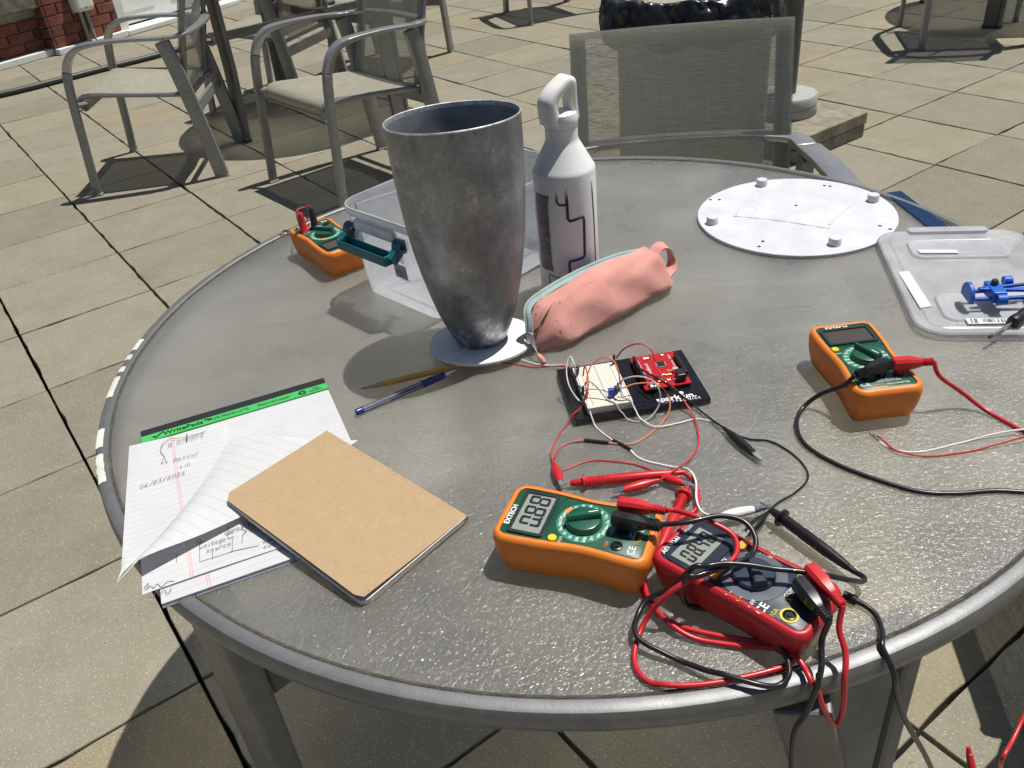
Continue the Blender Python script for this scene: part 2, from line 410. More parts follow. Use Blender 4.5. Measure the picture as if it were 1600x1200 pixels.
# diagonal stay from the nearest leg up to the rim
a = Vector((0.1955, 0.4024, 0.6840)) - Vector((TC[0], TC[1], 0)); top, foot, d, l = feet[1]
M().sweep([a, top.lerp(foot, .42) - d * .005], [(-.013, -.022), (.013, -.022), (.013, .022), (-.013, .022)], lat=(.3, .95, 0)).ob('stay', 'alu_leg', table, bevel=.003)
# bare patches where the paint has come off the rim
for a0, a1, w0 in ((174, 176.7, 0), (177.9, 179.1, .2), (180.8, 182.0, .1), (183.1, 187.7, 0), (194.5, 198.2, 0), (199.6, 205, .1)):
    mb = M(); k_ = 14; rings = []
    for k in range(k_ + 1):
        aa = R(a0 + (a1 - a0) * k / k_); j = random.uniform(-.0006, .0006); ring = []
        for r_, z in ((.5925 + j, TH + .0026), (.5985, TH + .0034), (.6030 + j, TH + .0016), (.6050, TH - .004), (.6056, TH - .010 + 8 * j), (.6036, TH - .010 + 8 * j), (.6026, TH - .004), (.598, TH + .002)):
            ring.append((r_ * math.cos(aa), r_ * math.sin(aa), z))
        rings.append(ring)
    mb.loft(rings).ob('worn_patch', 'worn_white', table, smooth=40)

# ------------------------------------------------------------------ sling chair
def bar(w_, h_): return [(-w_ / 2, -h_ / 2), (w_ / 2, -h_ / 2), (w_ / 2, h_ / 2), (-w_ / 2, h_ / 2)]
def make_chair():
    c = empty('sling_chair')
    for s in (-1, 1):
        p = cr([(s * .31, .275, .004), (s * .307, .255, .22), (s * .302, .232, .46), (s * .298, .21, .555), (s * .293, .165, .610), (s * .286, .09, .630), (s * .275, -.06, .630), (s * .264, -.205, .618)], 7)
        n_leg = 19
        M().sweep(p[:n_leg + 1], bar(.022, .036), lat=(1, 0, 0)).ob('front_leg', 'alu_frame', c, smooth=45, bevel=.004)
        M().sweep(p[n_leg:], lambda u: bar(.022 + .030 * min(1, u * 2), .036 - .022 * min(1, u * 1.6)), lat=(1, 0, 0)).ob('armrest', 'alu_arm', c, smooth=45, bevel=.003)
        M().sweep(cr([(s * .262, -.285, .004), (s * .262, -.255, .25), (s * .262, -.218, .5), (s * .262, -.195, .606)], 4), bar(.026, .062), lat=(1, 0, 0)).ob('rear_leg', 'alu_frame', c, smooth=45, bevel=.004)
        for y, x in ((.275, .31), (-.285, .262)):
            M().box((s * x, y, .004), (.03, .045 if y > 0 else .066, .008)).ob('foot', 'grey_plastic', c, bevel=.002)
        sr = M().tube(cr([(s * .232, -.235, .372), (s * .232, -.1, .386), (s * .232, .1, .408), (s * .232, .205, .414), (s * .232, .238, .395), (s * .232, .228, .362)], 6), .0105, 8); sr.ob('seat_rail', 'alu_frame', c, smooth=40)
        bp = M().sweep(cr([(s * .222, -.211, .345), (s * .222, -.241, .47), (s * .222, -.291, .66), (s * .222, -.344, .842)], 6), bar(.034, .02), lat=(1, 0, 0)); bp.ob('back_post', 'alu_frame', c, smooth=45, bevel=.004)
        M().tube([(s * .237, .205, .385), (s * .3, .238, .395)], .011, 8).ob('bracket', 'alu_frame', c, smooth=40)
        M().tube([(s * .228, -.24, .385), (s * .256, -.235, .385)], .011, 8).ob('bracket', 'alu_frame', c, smooth=40)
    # seat cloth: nearly flat, rolled down over the front
    ny, nx = 16, 10; prof = [(-.225, .374), (-.15, .378), (-.05, .388), (.05, .4), (.13, .41), (.185, .416), (.215, .414), (.236, .403), (.244, .386), (.238, .366), (.222, .354)]
    v, f = [], []
    for y, z in prof:
        for k in range(nx + 1):
            u = k / nx * 2 - 1; v.append((u * .238, y, z + .012 - .012 * (1 - u * u) * (1 if y < .19 else .2)))
    for r_ in range(len(prof) - 1):
        for k in range(nx): q_ = r_ * (nx + 1) + k; f.append((q_, q_ + 1, q_ + nx + 2, q_ + nx + 1))
    seat = M().add(v, f).ob('seat', 'sling_tan', c, smooth=60)
    M().tube([(-.235, .222, .366), (.235, .222, .366)], .014, 8).ob('front_rail', 'alu_frame', c, smooth=40)
    prof = [(-.214, .385), (-.236, .47), (-.26, .56), (-.288, .66), (-.316, .76), (-.334, .822), (-.342, .848), (-.347, .858), (-.353, .854), (-.352, .842)]
    v, f = [], []
    for y, z in prof:
        for k in range(nx + 1):
            u = k / nx * 2 - 1; v.append((u * .240, y + .014 - .020 * (1 - u * u), z))
    for r_ in range(len(prof) - 1):
        for k in range(nx): q_ = r_ * (nx + 1) + k; f.append((q_, q_ + 1, q_ + nx + 2, q_ + nx + 1))
    M().add(v, f).ob('backrest', 'sling_back', c, smooth=60)
    M().sweep(cr([(-.262, -.205, .6175), (-.245, -.265, .6185), (-.16, -.300, .619), (0, -.312, .619), (.16, -.300, .619), (.245, -.265, .6185), (.262, -.205, .6175)], 5), bar(.014, .045), lat=(0, 0, 1)).ob('back_band', 'alu_arm', c, smooth=45, bevel=.003)
    M().sweep([(-.26, -.262, .315), (.26, -.262, .315)], bar(.014, .05), lat=(0, 1, 0)).ob('cross_rail', 'alu_frame', c, bevel=.003)
    M().sweep([(-.245, -.228, .362), (.245, -.228, .362)], bar(.02, .02), lat=(0, 1, 0)).ob('seat_rear_rail', 'alu_frame', c, bevel=.003)
    return c
chair0 = make_chair(); used = []
def place_chair(x, y, face, label):
    o = chair0 if not used else copy_tree(chair0); used.append(1)
    o.location = (x, y, 0); o.rotation_euler = (0, 0, math.atan2(face[1], face[0]) - PI / 2)
    tag(o, label, 'chair', 'sling-seat patio chairs'); return o
place_chair(-1.52, 4.16, (-1, -.04), 'grey-framed sling chair at far left, seen side-on with its back to the right')
place_chair(-.555, 3.67, (-.80, -.60), 'sling chair in the middle background, directly behind the metal vase')
place_chair(.397, 1.607, (-.15, -.99), 'sling chair across the table, its tan mesh back facing the camera')
place_chair(-1.15, 5.2, (-.93, .37), 'sling chair partly hidden behind the far-left chair and table legs')
place_chair(-.50, 5.75, (-.35, -.94), 'sling chair on the far side of the second table, only legs showing')
place_chair(2.75, 4.92, (.30, .95), 'sling chair at top right whose leg and mesh shadow show')
place_chair(.62, 6.85, (.35, -.94), 'distant sling chair behind the bin with only two legs in view')
place_chair(1.10, 1.02, (-.98, .2), 'sling chair at the right edge, just a leg showing beyond the table rim')
make_table('second round glass patio table behind the left-hand chairs, top cut off by the picture edge', 'round glass patio tables', (-.77, 4.80, 0), 0, (-141, -51, 39, 129))
make_table('third round patio table at the top right corner, only its legs in view', 'round glass patio tables', (3.36, 5.42, 0), 0, (-135, -45, 45, 135))

# ------------------------------------------------------------------ litter bin with a black bag
mat('bin_panel', (.30, .275, .22), .8, var=.2, vscale=60, bump=.4); mat('bin_dark', (.03, .03, .03), .5)
mat('bag_black', (.010, .010, .011), .30, rvar=.08, bump=.0)
b = empty('litter_bin', (.715, 2.97, 0), R(-9)); tag(b, 'square tan litter bin standing behind the chair across the table', 'bin')
M().prism(rrect(.47, .47, .03), .03, .70, .01).ob('body', 'bin_panel', b, smooth=40)
M().prism(rrect(.43, .43, .03), 0, .03).ob('plinth', 'bin_dark', b)
M().box((-.05, -.2372, .66), (.02, .004, .10)).ob('strap', 'bin_dark', b)
bag = tag(empty('bin_bag', (.715, 2.97, 0), R(-9)), 'glossy black bin bag folded over the rim of the tan bin', 'bag')
from mathutils import noise as mn
prof = cr([(.212, 0, .50), (.220, 0, .66), (.226, 0, .735), (.240, 0, .754), (.258, 0, .748), (.270, 0, .715), (.280, 0, .672), (.272, 0, .632), (.246, 0, .615)], 5)
rings = []; n = 220
for k, (r_, _, z) in enumerate(prof):
    ring = []; t_ = k / (len(prof) - 1)
    for j in range(n):
        a = 2 * PI * j / n; ca, sa = math.cos(a), math.sin(a); sq = min(1.13, (abs(ca) ** 6 + abs(sa) ** 6) ** (-1 / 6))
        amp = 0 if t_ < .15 else min(1, (t_ - .15) / .35)
        q_ = Vector((ca * r_ * 9, sa * r_ * 9, z * 7)); q2 = Vector((ca * r_ * 26, sa * r_ * 26, z * 15 + ca * 2))
        f1 = mn.noise(q_); f2 = 1 - abs(mn.noise(q2)) * 2.2; f3 = 1 - abs(mn.noise(q2 * 2.3)) * 2
        rr_ = r_ * sq + amp * (.024 * f1 + .012 * f2 + .005 * f3 - .006)
        ring.append((rr_ * ca, rr_ * sa, z + amp * (.045 * mn.noise(Vector((ca * 2.2, sa * 2.2, 4.0))) * t_ + .010 * f1 + .004 * f2)))
    rings.append(ring)
M().loft(rings, (False, False)).ob('plastic_film', 'bag_black', bag, smooth=32)

# ------------------------------------------------------------------ parasol post on two stacked slabs
mat('post_grey', (.10, .10, .095), .45, metal=.2); mat('base_grey', (.36, .36, .34), .55, bump=.2); mat('slab_stack', (.23, .205, .155), .9, var=.3, vscale=25, bump=.6, bscale=200)
st = tag(empty('paver_stack', (1.293, 3.553, 0), TA), 'stack of two loose square slabs under the parasol post', 'paving slabs')
for k in range(2):
    M().box((.004 * k, -.003 * k, .026 + k * .052), (.435, .435, .05)).ob('slab', 'slab_stack', st, bevel=.004)
ps = tag(empty('parasol_post', (1.285, 3.60, .104)), 'grey parasol post with a round base ring, right of the bin', 'parasol post')
M().lathe([(.128, 0), (.13, .004), (.13, .034), (.127, .036), (.127, .040), (.13, .042), (.13, .074), (.124, .082), (.06, .083)], 40, cap=(True, True)).ob('base_ring', 'base_grey', ps, smooth=40)
M().lathe([(.040, .082), (.042, .3), (.045, 2.3)], 24).ob('post', 'post_grey', ps, smooth=40)

# ------------------------------------------------------------------ hose on the paving
mat('hose_black', (.03, .03, .03), .5, bump=.2)
tag(M().tube(cr([(-4.4, 5.5, .02), (-3.75, 5.75, .02), (-3.2017, 6.0591, 0.0200), (-2.9044, 6.2996, 0.0200), (-2.6651, 6.5183, 0.0200), (-2.3130, 6.8271, 0.0200), (-1.9, 7.35, .02), (-1.2, 8.3, .02)], 8), .021, 10).ob('hose', 'hose_black', smooth=50), 'black hose lying across the paving behind the far-left chair', 'hose')

# ------------------------------------------------------------------ brick building
mat('brick_red', (.20, .062, .042), .85, var=.35, vscale=18, bump=.5, bscale=250); mat('brick_dark', (.14, .045, .034), .88, var=.35, vscale=18, bump=.5, bscale=250)
mat('mortar', (.42, .385, .32), .95, var=.2, bump=.6); mat('sill_stone', (.17, .155, .115), .9, var=.55, vscale=14, bump=.7, bscale=120)
mat('white_trim', (.72, .72, .69), .5, var=.06); mat('window_glass', (.5, .52, .5), .15); mat('box_white', (.70, .70, .64), .45, var=.05); mat('pipe_grey', (.27, .28, .27), .5)
bd = empty('brick_building', (-3.295, 7.352, 0), math.atan2(.82, .57)); tag(bd, 'red brick building with a pilaster and white door at the top left corner', 'building')
wl = M().box((-2.2, .40, 1.5), (4.4, .5, 3.0)).ob('wall', 'mortar', bd)
pl = M().box((.31, .27, 1.5), (.618, .5, 3.0)).ob('pilaster', 'mortar', bd)
BH, BL, BJ = .078, .215, .010
bmesh_s = M().box((0, 0, 0), (BL, .03, BH - BJ)).mesh('brick', bevel=.003, seg=1); bmesh_h = M().box((0, 0, 0), (.10, .03, BH - BJ)).mesh('brick', bevel=.003, seg=1)
for k_, me_ in enumerate((bmesh_s, bmesh_h)): me_.materials.append(MT['brick_red' if k_ == 0 else 'brick_dark'])
def bricks(parent, x0, x1, yf, z0, z1, zlim, face='front', xs=0.0):
    far = M(); k = 0; z = z0
    while z + BH <= z1 + 1e-6:
        x = x0; first = True
        seq = []
        if k % 2: seq.append(.10)
        while x < x1 - .02:
            l = seq.pop() if seq else BL
            l = min(l, x1 - x)
            if x1 - x - l < .06 and x1 - x <= BL + .06 and l == BL: l = BL
            cx, cz = x + l / 2, z + BH / 2
            me_ = bmesh_s if l > .16 else bmesh_h
            loc = (cx, yf + random.uniform(-.001, .0015), cz) if face == 'front' else (xs, cx, cz)
            if z < zlim:
                o = link('brick', me_, None, parent, loc=loc, rot=(0, 0, 0) if face == 'front' else (0, 0, PI / 2)); o.scale = (max(.2, (l - BJ * .3) / (BL if l > .16 else .10)), 1, 1)
            else: far.box(loc, (l, .03, BH - BJ) if face == 'front' else (.03, l, BH - BJ))
            x += l + BJ
        z += BH; k += 1
    if far.v:
        o = far.ob('bricks_above', 'brick_red', parent); o['kind'] = 'stuff'
bricks(pl, .004, .616, .012, .05, 3.0, .75)
bricks(pl, .0, .11, 0, .05, 3.0, .75, 'side', xs=-.006)
bricks(wl, -2.2, -.01, .142, .05, .36, .75)
bricks(wl, -4.4, -2.25, .142, .05, 2.9, 0)
M().box((-.9, .10, .43), (2.0, .17, .15)).ob('window_sill', 'sill_stone', bd, bevel=.012)
wf = M().box((-.95, .15, .56), (1.9, .06, .09)).box((-.04, .15, 1.6), (.08, .06, 2.0)).box((-1.85, .15, 1.6), (.08, .06, 2.0)).box((-.95, .15, 2.55), (1.9, .06, .08)).ob('window_frame', 'white_trim', bd, bevel=.004)
M().box((-.95, .155, 1.58), (1.74, .02, 1.9)).ob('pane', 'window_glass', wf)
M().box((-2.2, .10, .025), (4.39, .12, .05)).ob('kerb_ledge', 'white_trim', bd, bevel=.006)
M().box((.31, -.012, .024), (.66, .06, .048)).ob('kerb_ledge', 'white_trim', bd, bevel=.006)
dr = M().box((1.25, .20, 1.1), (1.1, .05, 2.1)).ob('door', 'white_trim', bd, bevel=.004)
for x, z, a_, b_ in ((.97, .42, .34, .55), (1.5, .42, .34, .55)): M().box((x, .174, z), (a_, .012, b_)).ob('door_panel', 'white_trim', dr, bevel=.006)
M().box((.665, .12, 1.2), (.085, .22, 2.4)).ob('door_frame', 'white_trim', bd, bevel=.004)
M().box((.715, .145, .28), (.012, .05, .09)).ob('hinge', 'pipe_grey', bd, bevel=.002)
M().box((1.3, .06, .02), (1.3, .2, .04)).ob('threshold', 'white_trim', bd, bevel=.006)
M().box((2.9, .4, 1.5), (2.0, .5, 3.0)).ob('wall', 'brick_red', bd)
eb = tag(empty('meter_box', (0, 0, 0)), 'small white electrical box on the brick pilaster', 'box'); eb.parent = None
eb.location = bd.location; eb.rotation_euler = bd.rotation_euler
M().box((.30, -.055, .40), (.165, .10, .26)).ob('cover', 'box_white', eb, bevel=.03, seg=3)
M().box((.30, -.006, .40), (.15, .02, .28)).ob('back_plate', 'pipe_grey', eb, bevel=.004)
M().box((.30, -.107, .30), (.02, .004, .014)).ob('latch', 'pipe_grey', eb)
for x in (.275, .33): M().tube([(x, -.03, .002), (x, -.03, .28)], .014, 10).ob('conduit', 'pipe_grey', eb, smooth=40)

# ================================================================== things on the table
# ------------------------------------------------------------------ paper and books
def paper_material(name, rz=0.0, ox=0.0, oy=0.0, margin=.032, tone=.64, faint=1.0, pitch=.0088):
    m, t, out = nodes(name); p = N(t, 'ShaderNodeBsdfPrincipled', Roughness=.75); p.inputs['Specular IOR Level'].default_value = .25
    mp = N(t, 'ShaderNodeMapping'); mp.inputs['Rotation'].default_value = (0, 0, rz); mp.inputs['Location'].default_value = (ox, oy, 0); L(t, obj_co(t), mp.inputs[0])
    sp = t.nodes.new('ShaderNodeSeparateXYZ'); L(t, mp.outputs[0], sp.inputs[0])
    fr = math_(t, 'FRACT', math_(t, 'DIVIDE', math_(t, 'ADD', sp.outputs[1], 5.0), pitch))
    line = math_(t, 'LESS_THAN', fr, .085)
    c = mixc(t, math_(t, 'MULTIPLY', line, .55 * faint), (tone, tone, tone * 1.0), (.36, .42, .56))
    for dx in (0, .0022):
        d = math_(t, 'LESS_THAN', math_(t, 'ABSOLUTE', math_(t, 'SUBTRACT', sp.outputs[0], margin + dx)), .0004)
        c = mixc(t, math_(t, 'MULTIPLY', d, .7 * faint), c, (.75, .2, .22))
    nz = noise(t, mp.outputs[0], 30, 3); c = mixc(t, .10, c, ramp(t, nz, [(.3, (.5, .5, .55)), (.7, (.95, .95, .95))]).outputs[0])
    L(t, c, p.inputs['Base Color'])
    L(t, bumpn(t, noise(t, mp.outputs[0], 24, 2), .35, .0015), p.inputs['Normal'])
    tl = N(t, 'ShaderNodeBsdfTranslucent'); L(t, c, tl.inputs[0]); mx = N(t, 'ShaderNodeMixShader', Fac=.18)
    L(t, p.outputs[0], mx.inputs[1]); L(t, tl.outputs[0], mx.inputs[2]); L(t, mx.outputs[0], out.inputs[0]); return m
paper_material('ruled_paper'); paper_material('ruled_paper_block', margin=.045)
mat('card_grey', (.32, .33, .36), .8); mat('pad_black', (.015, .015, .017), .5); mat('pad_green', (.05, .42, .10), .5, var=.05); mat('print_black', (.01, .012, .01), .7)
mat('ink', (.09, .09, .12), .7); mat('pencil_grey', (.3, .3, .33), .8)
PAD0, PAD1 = Vector((-0.4332, 0.8186, 0.7196)), Vector((-0.2311, 0.8898, 0.7196)); PAD_RZ = math.atan2(PAD1.y - PAD0.y, PAD1.x - PAD0.x); PAD0.z = TH
pad = tag(empty('writing_pad', PAD0, PAD_RZ), 'ruled white writing pad with a green and black binding strip, top page curled', 'notepad')
PW, PH = .2165, .293
M().prism([(.004, -PH), (PW, -PH), (PW, -.004), (.004, -.004)], .0, .0012).ob('backing_board', 'card_grey', pad)
M().prism([(.004, -PH + .001), (PW - .0005, -PH + .001), (PW - .0005, -.004), (.004, -.004)], .0013, .0048).ob('paper_block', 'ruled_paper_block', pad)
M().prism([(0, -.0125), (PW, -.0125), (PW, 0), (0, 0)], .0, .0072, .0006).ob('binding_strip', 'pad_black', pad)
gb = M().prism([(-.0003, -.026), (PW + .0003, -.026), (PW + .0003, -.0128), (-.0003, -.0128)], .0049, .0070, .0002).ob('green_band', 'pad_green', pad)
text('WritePads\u2122', .0105, 'print_black', gb, (.052, -.0195, .0072), bold=.0002)
M().add([(.012, -.020, .0071), (.016, -.024, .0071), (.026, -.0145, .0071), (.024, -.0135, .0071), (.0165, -.0205, .0071), (.0135, -.0180, .0071)], [(0, 1, 2, 3, 4, 5)]).ob('logo_tick', 'print_black', gb)
text('TOPS PRODUCTS', .0062, 'print_black', gb, (.098, -.0195, .0072)); text('Recycled paper', .0065, 'print_black', gb, (.152, -.0195, .0072), shear=.2)
text('100%\nrecyclable', .004, 'print_black', gb, (.202, -.0195, .0072))
for k in range(3):                                       # three chasing arrows
    a = R(90 + 120 * k); mb = M(); c = Vector((.186, -.0197, .0072))
    p0 = c + Vector((math.cos(a), math.sin(a), 0)) * .0052; p1 = c + Vector((math.cos(a + 2.0), math.sin(a + 2.0), 0)) * .0052
    d = (p1 - p0); n_ = Vector((-d.y, d.x, 0)).normalized()
    mb.add([p0 + d * .1 + n_ * .0011, p0 + d * .1 - n_ * .0011, p0 + d * .62 - n_ * .0011, p0 + d * .62 - n_ * .0026, p0 + d * .95, p0 + d * .62 + n_ * .0026, p0 + d * .62 + n_ * .0011], [(0, 1, 2, 3, 4, 5, 6)]); mb.ob('recycling_arrow', 'print_black', gb)
# lower written page, slid a little to the left and down; circuit sketch on it
pg = M(); rows = []
for k in range(13):
    y = -.028 - (PH - .020 - .028) * k / 12
    rows.append([(x - .007 - .004 * k / 12, y, .0052 + .0011 * max(0, (k - 9) / 3) ** 2 + .0006 * math.sin(x * 30)) for x in [PW * j / 12 for j in range(13)]])
v = [p for r_ in rows for p in r_]; f = [(a * 13 + b, a * 13 + b + 13, a * 13 + b + 14, a * 13 + b + 1) for a in range(12) for b in range(12)]
page = pg.add(v, f).ob('page', 'ruled_paper', pad, smooth=60)
sw = Matrix.Rotation(-PAD_RZ, 4, 'Z') @ Matrix.Translation(-PAD0)
def on_pad(pts, dz=.0): return [tuple(sw @ Vector(p) + Vector((0, 0, dz))) for p in pts]
def pen_stroke(pts, parent, m='ink', r=.00026, name='pen_stroke', sm=True):
    return M().tube(cr(pts, 4) if sm and len(pts) > 2 else pts, r, 5).ob(name, m, parent)
for pth in ([(-0.2971, 0.5918, 0.7202), (-0.2997, 0.6032, 0.7202)], [(-0.3150, 0.6159, 0.7202), (-0.3090, 0.5912, 0.7202), (-0.2801, 0.6001, 0.7202), (-0.2843, 0.6197, 0.7202)], [(-0.2820, 0.6004, 0.7202), (-0.2565, 0.6041, 0.7202)], [(-0.2888, 0.6205, 0.7202), (-0.2924, 0.6372, 0.7202)], [(-0.2827, 0.6213, 0.7202), (-0.2890, 0.6187, 0.7202)], [(-0.2852, 0.6270, 0.7202), (-0.2915, 0.6244, 0.7202)], [(-0.2732, 0.6110, 0.7202), (-0.2748, 0.6217, 0.7202), (-0.2726, 0.6267, 0.7202), (-0.2781, 0.6321, 0.7202), (-0.2755, 0.6381, 0.7202), (-0.2794, 0.6414, 0.7202)], [(-0.3316, 0.5947, 0.7202), (-0.3344, 0.6052, 0.7202)], [(-0.3150, 0.6159, 0.7202), (-0.3191, 0.6200, 0.7202), (-0.3168, 0.6232, 0.7202), (-0.3131, 0.6182, 0.7202), (-0.3150, 0.6159, 0.7202)]):
    pen_stroke(on_pad(pth), page, sm=False)
GL_ = {'a': '7 6 4 7 1 5 1 2 3 0 6 2 7 6 7 1 9 0', 'c': '7 6 4 7 1 4 3 0 7 1', 'e': '1 3 7 4 5 7 2 6 1 2 4 0 8 1', 'g': '7 6 4 7 1 4 4 1 7 5 7 -3 3 -4', 'i': '3 6 3 1 5 0', 'k': '2 10 2 0 2 3 7 6 3 3 8 0', 'l': '3 10 3 1 6 0',
 'n': '1 6 2 0 2 4 5 7 7 5 7 0', 'o': '5 7 2 6 1 2 4 0 7 3 5 7', 'p': '1 6 2 -4 2 5 6 7 7 3 3 0', 'r': '1 6 2 0 2 4 5 7 8 6', 's': '7 6 4 7 2 5 6 3 5 0 1 1', 't': '4 10 4 1 7 0 4 6 1 6 7 7', 'u': '1 6 2 1 5 0 7 5 7 1 9 0', 'v': '1 6 4 0 8 7', 'w': '1 6 3 0 5 5 7 0 9 7', 'y': '1 6 3 2 7 6 4 -3 1 -4',
 'W': '0 9 2 0 5 7 7 0 10 10', 'R': '1 0 1 10 6 10 7 7 2 5 8 0', 'L': '2 10 1 0 7 1', '0': '5 9 2 7 2 2 5 0 8 3 7 8 5 9', '1': '3 7 5 9 5 0', '2': '1 7 4 9 7 7 1 0 8 1', '3': '1 8 6 9 4 5 7 2 1 0', '6': '7 9 2 5 2 1 6 0 7 3 2 4', '/': '1 -1 8 10', '.': '4 0 5 1'}
def hand(body, at_, size, rz=0.0, m='ink', parent=None):
    """handwritten word: every letter a loose pen stroke"""
    p = sw @ Vector(at_); x = 0; k_ = size / 12
    for ch in body:
        if ch != ' ':
            c_ = [float(v_) for v_ in GL_[ch].split()]; pts = []
            for j in range(0, len(c_), 2):
                u, w_ = c_[j] * k_ * .8 + random.gauss(0, .3) * k_, c_[j + 1] * k_ + random.gauss(0, .3) * k_
                u += w_ * .22; pts.append((p.x + (x + u) * math.cos(rz) - w_ * math.sin(rz), p.y + (x + u) * math.sin(rz) + w_ * math.cos(rz), p.z))
            pen_stroke(pts, parent or page, m, .00020, 'handwriting')
        x += size * (.62 if ch not in 'il.' else .4) * random.uniform(.9, 1.1)
hand('voltage', (-0.3135, 0.6081, 0.7208), .006); hand('source', (-0.3053, 0.6017, 0.7208), .006)
hand('capacitor', (-0.2933, 0.6250, 0.7208), .0065); hand('resistor', (-0.2726, 0.6243, 0.7208), .006)
hand('. open', (-0.2577, 0.6045, 0.7208), .006); hand('circuit', (-0.2500, 0.5990, 0.7208), .0055)
for pth in ([(-0.3519, 0.5620, 0.7208), (-0.3472, 0.5659, 0.7208), (-0.3440, 0.5631, 0.7208), (-0.3420, 0.5683, 0.7208), (-0.3372, 0.5637, 0.7208), (-0.3329, 0.5693, 0.7208), (-0.3269, 0.5692, 0.7208)], [(-0.3532, 0.5645, 0.7208), (-0.3508, 0.5704, 0.7208), (-0.3497, 0.5624, 0.7208)], [(-0.3451, 0.5587, 0.7208), (-0.3459, 0.5534, 0.7208), (-0.3408, 0.5519, 0.7208), (-0.3409, 0.5604, 0.7208), (-0.3366, 0.5536, 0.7208), (-0.3338, 0.5601, 0.7208), (-0.3289, 0.5547, 0.7208), (-0.3272, 0.5614, 0.7208)]):
    pen_stroke(on_pad(pth), page)
# top written page: flat at the upper left, its lower right folded over into a curled flap
def grid_sheet(rows):
    n = len(rows[0]); v = [p for r_ in rows for p in r_]
    return M().add(v, [(a * n + b, a * n + b + 1, a * n + n + b + 1, a * n + n + b) for a in range(len(rows) - 1) for b in range(n - 1)])
tl_, tr_, bl_ = [Vector(p) for p in on_pad([(-0.4374, 0.7908, 0.7211), (-0.3332, 0.8135, 0.7214), (-0.3787, 0.5836, 0.7256)])]
tip, ftop = [Vector(p) for p in on_pad([(-0.3769, 0.5672, 0.7276), (-0.3211, 0.7869, 0.7231)])]
def fold_line(u):
    d_ = (ftop - tip); n_ = Vector((d_.y, -d_.x, 0)).normalized(); return tip.lerp(ftop, u) + n_ * (.0085 * math.sin(u * PI)) + Vector((0, 0, -.004 * math.sin(u * PI * .5)))
rows = []
for a in range(13):
    s_ = a / 12; l_ = tl_.lerp(bl_, s_); r_ = tr_
    r_ = fold_line(1 - s_) if s_ > .1 else tr_.lerp(fold_line(1 - s_), s_ / .1)
    rows.append([tuple(l_.lerp(r_, b / 10) + Vector((0, 0, .0012 * math.sin(b / 10 * PI) * math.sin(s_ * 7)))) for b in range(11)])
topp = grid_sheet(rows).ob('page', 'ruled_paper', pad, smooth=60)
fr_, fb = [Vector(p) for p in on_pad([(-0.1737, 0.7519, 0.7201), (-0.2655, 0.6510, 0.7221)])]
paper_material('ruled_paper_back', rz=R(52), margin=9, faint=.8, tone=.64, pitch=.0135)
rows = []
for a in range(19):
    s_ = a / 18; p0 = fold_line(s_); p1 = fb.lerp(fr_, s_); row = []
    for b in range(17):
        u = b / 16; p = p0.lerp(p1, u)
        k_ = u / .22; lift = (.0085 * (1 - s_) ** 1.2 + .0030) * k_ * math.exp(1 - k_) + .0005 * math.sin(u * 9 + s_ * 4)
        row.append(tuple(p + Vector((0, 0, .0012 + lift))))
    rows.append(row)
flap = grid_sheet(rows).ob('folded_page', 'ruled_paper_back', pad, smooth=80)
for at_, b, sz in (((-0.3893, 0.7781, 0.7241), 'W aveleng', .0075), ((-0.3752, 0.7471, 0.7241), 'Resour', .0075), ((-0.3644, 0.7354, 0.7241), 'Lin', .0065), ((-0.4000, 0.7067, 0.7241), '06/23/2026', .0075)):
    hand(b, at_, sz, parent=topp, rz=R(2))
pen_stroke(on_pad([(-0.3881, 0.7478, 0.7236), (-0.3881, 0.7601, 0.7236), (-0.3818, 0.7478, 0.7236), (-0.3881, 0.7478, 0.7236)]), topp, sm=False); pen_stroke(on_pad([(-0.3731, 0.7984, 0.7236), (-0.3699, 0.7858, 0.7236)]), topp, r=.0006)
pen_stroke(on_pad([(-0.3934, 0.7925, 0.7236), (-0.3730, 0.7923, 0.7236), (-0.3514, 0.7992, 0.7236)]), topp, r=.0003); pen_stroke(on_pad([(-0.3881, 0.7601, 0.7236), (-0.3952, 0.7706, 0.7236), (-0.3968, 0.7836, 0.7236), (-0.3927, 0.7900, 0.7236)]), topp, r=.0003)
# brown notebook lying across the pad and the table
def kraft():
    m, t, out = nodes('kraft'); co = obj_co(t); p = N(t, 'ShaderNodeBsdfPrincipled', Roughness=.8)
    a = noise(t, co, 55, 4, .7); b = noise(t, co, 420, 3, .6)
    c = ramp(t, a, [(.3, (.37, .255, .14)), (.7, (.41, .285, .16))]).outputs[0]
    c = mixc(t, ramp(t, b, [(.52, (0, 0, 0)), (.72, (.6, .6, .6))]).outputs[0], c, (.46, .335, .20)); c = mixc(t, ramp(t, b, [(.28, (.5, .5, .5)), (.40, (0, 0, 0))]).outputs[0], c, (.30, .195, .10))
    L(t, c, p.inputs['Base Color']); L(t, bumpn(t, b, .15, .0005), p.inputs['Normal']); L(t, p.outputs[0], out.inputs[0])
kraft(); mat('page_edge', (.60, .60, .57), .8, var=.12, vscale=300)
pB, pR, pL = Vector((-0.1491, 0.5165, 0.7231)), Vector((-0.0531, 0.6117, 0.7251)), Vector((-0.2949, 0.6598, 0.7356))
X = (pL - pB).normalized(); Y = (pR - pB); Y = (Y - X * Y.dot(X)).normalized(); Z = X.cross(Y) * -1
if Z.z < 0: Z = -Z
LN, WN = .211, .131
nb = tag(empty('notebook'), 'brown kraft-covered notebook lying askew over the writing pad', 'notebook')
mx_ = Matrix(((Y.x, X.x, Z.x, pB.x), (Y.y, X.y, Z.y, pB.y), (Y.z, X.z, Z.z, pB.z), (0, 0, 0, 1)))
if mx_.to_3x3().determinant() < 0: raise SystemExit('handed')
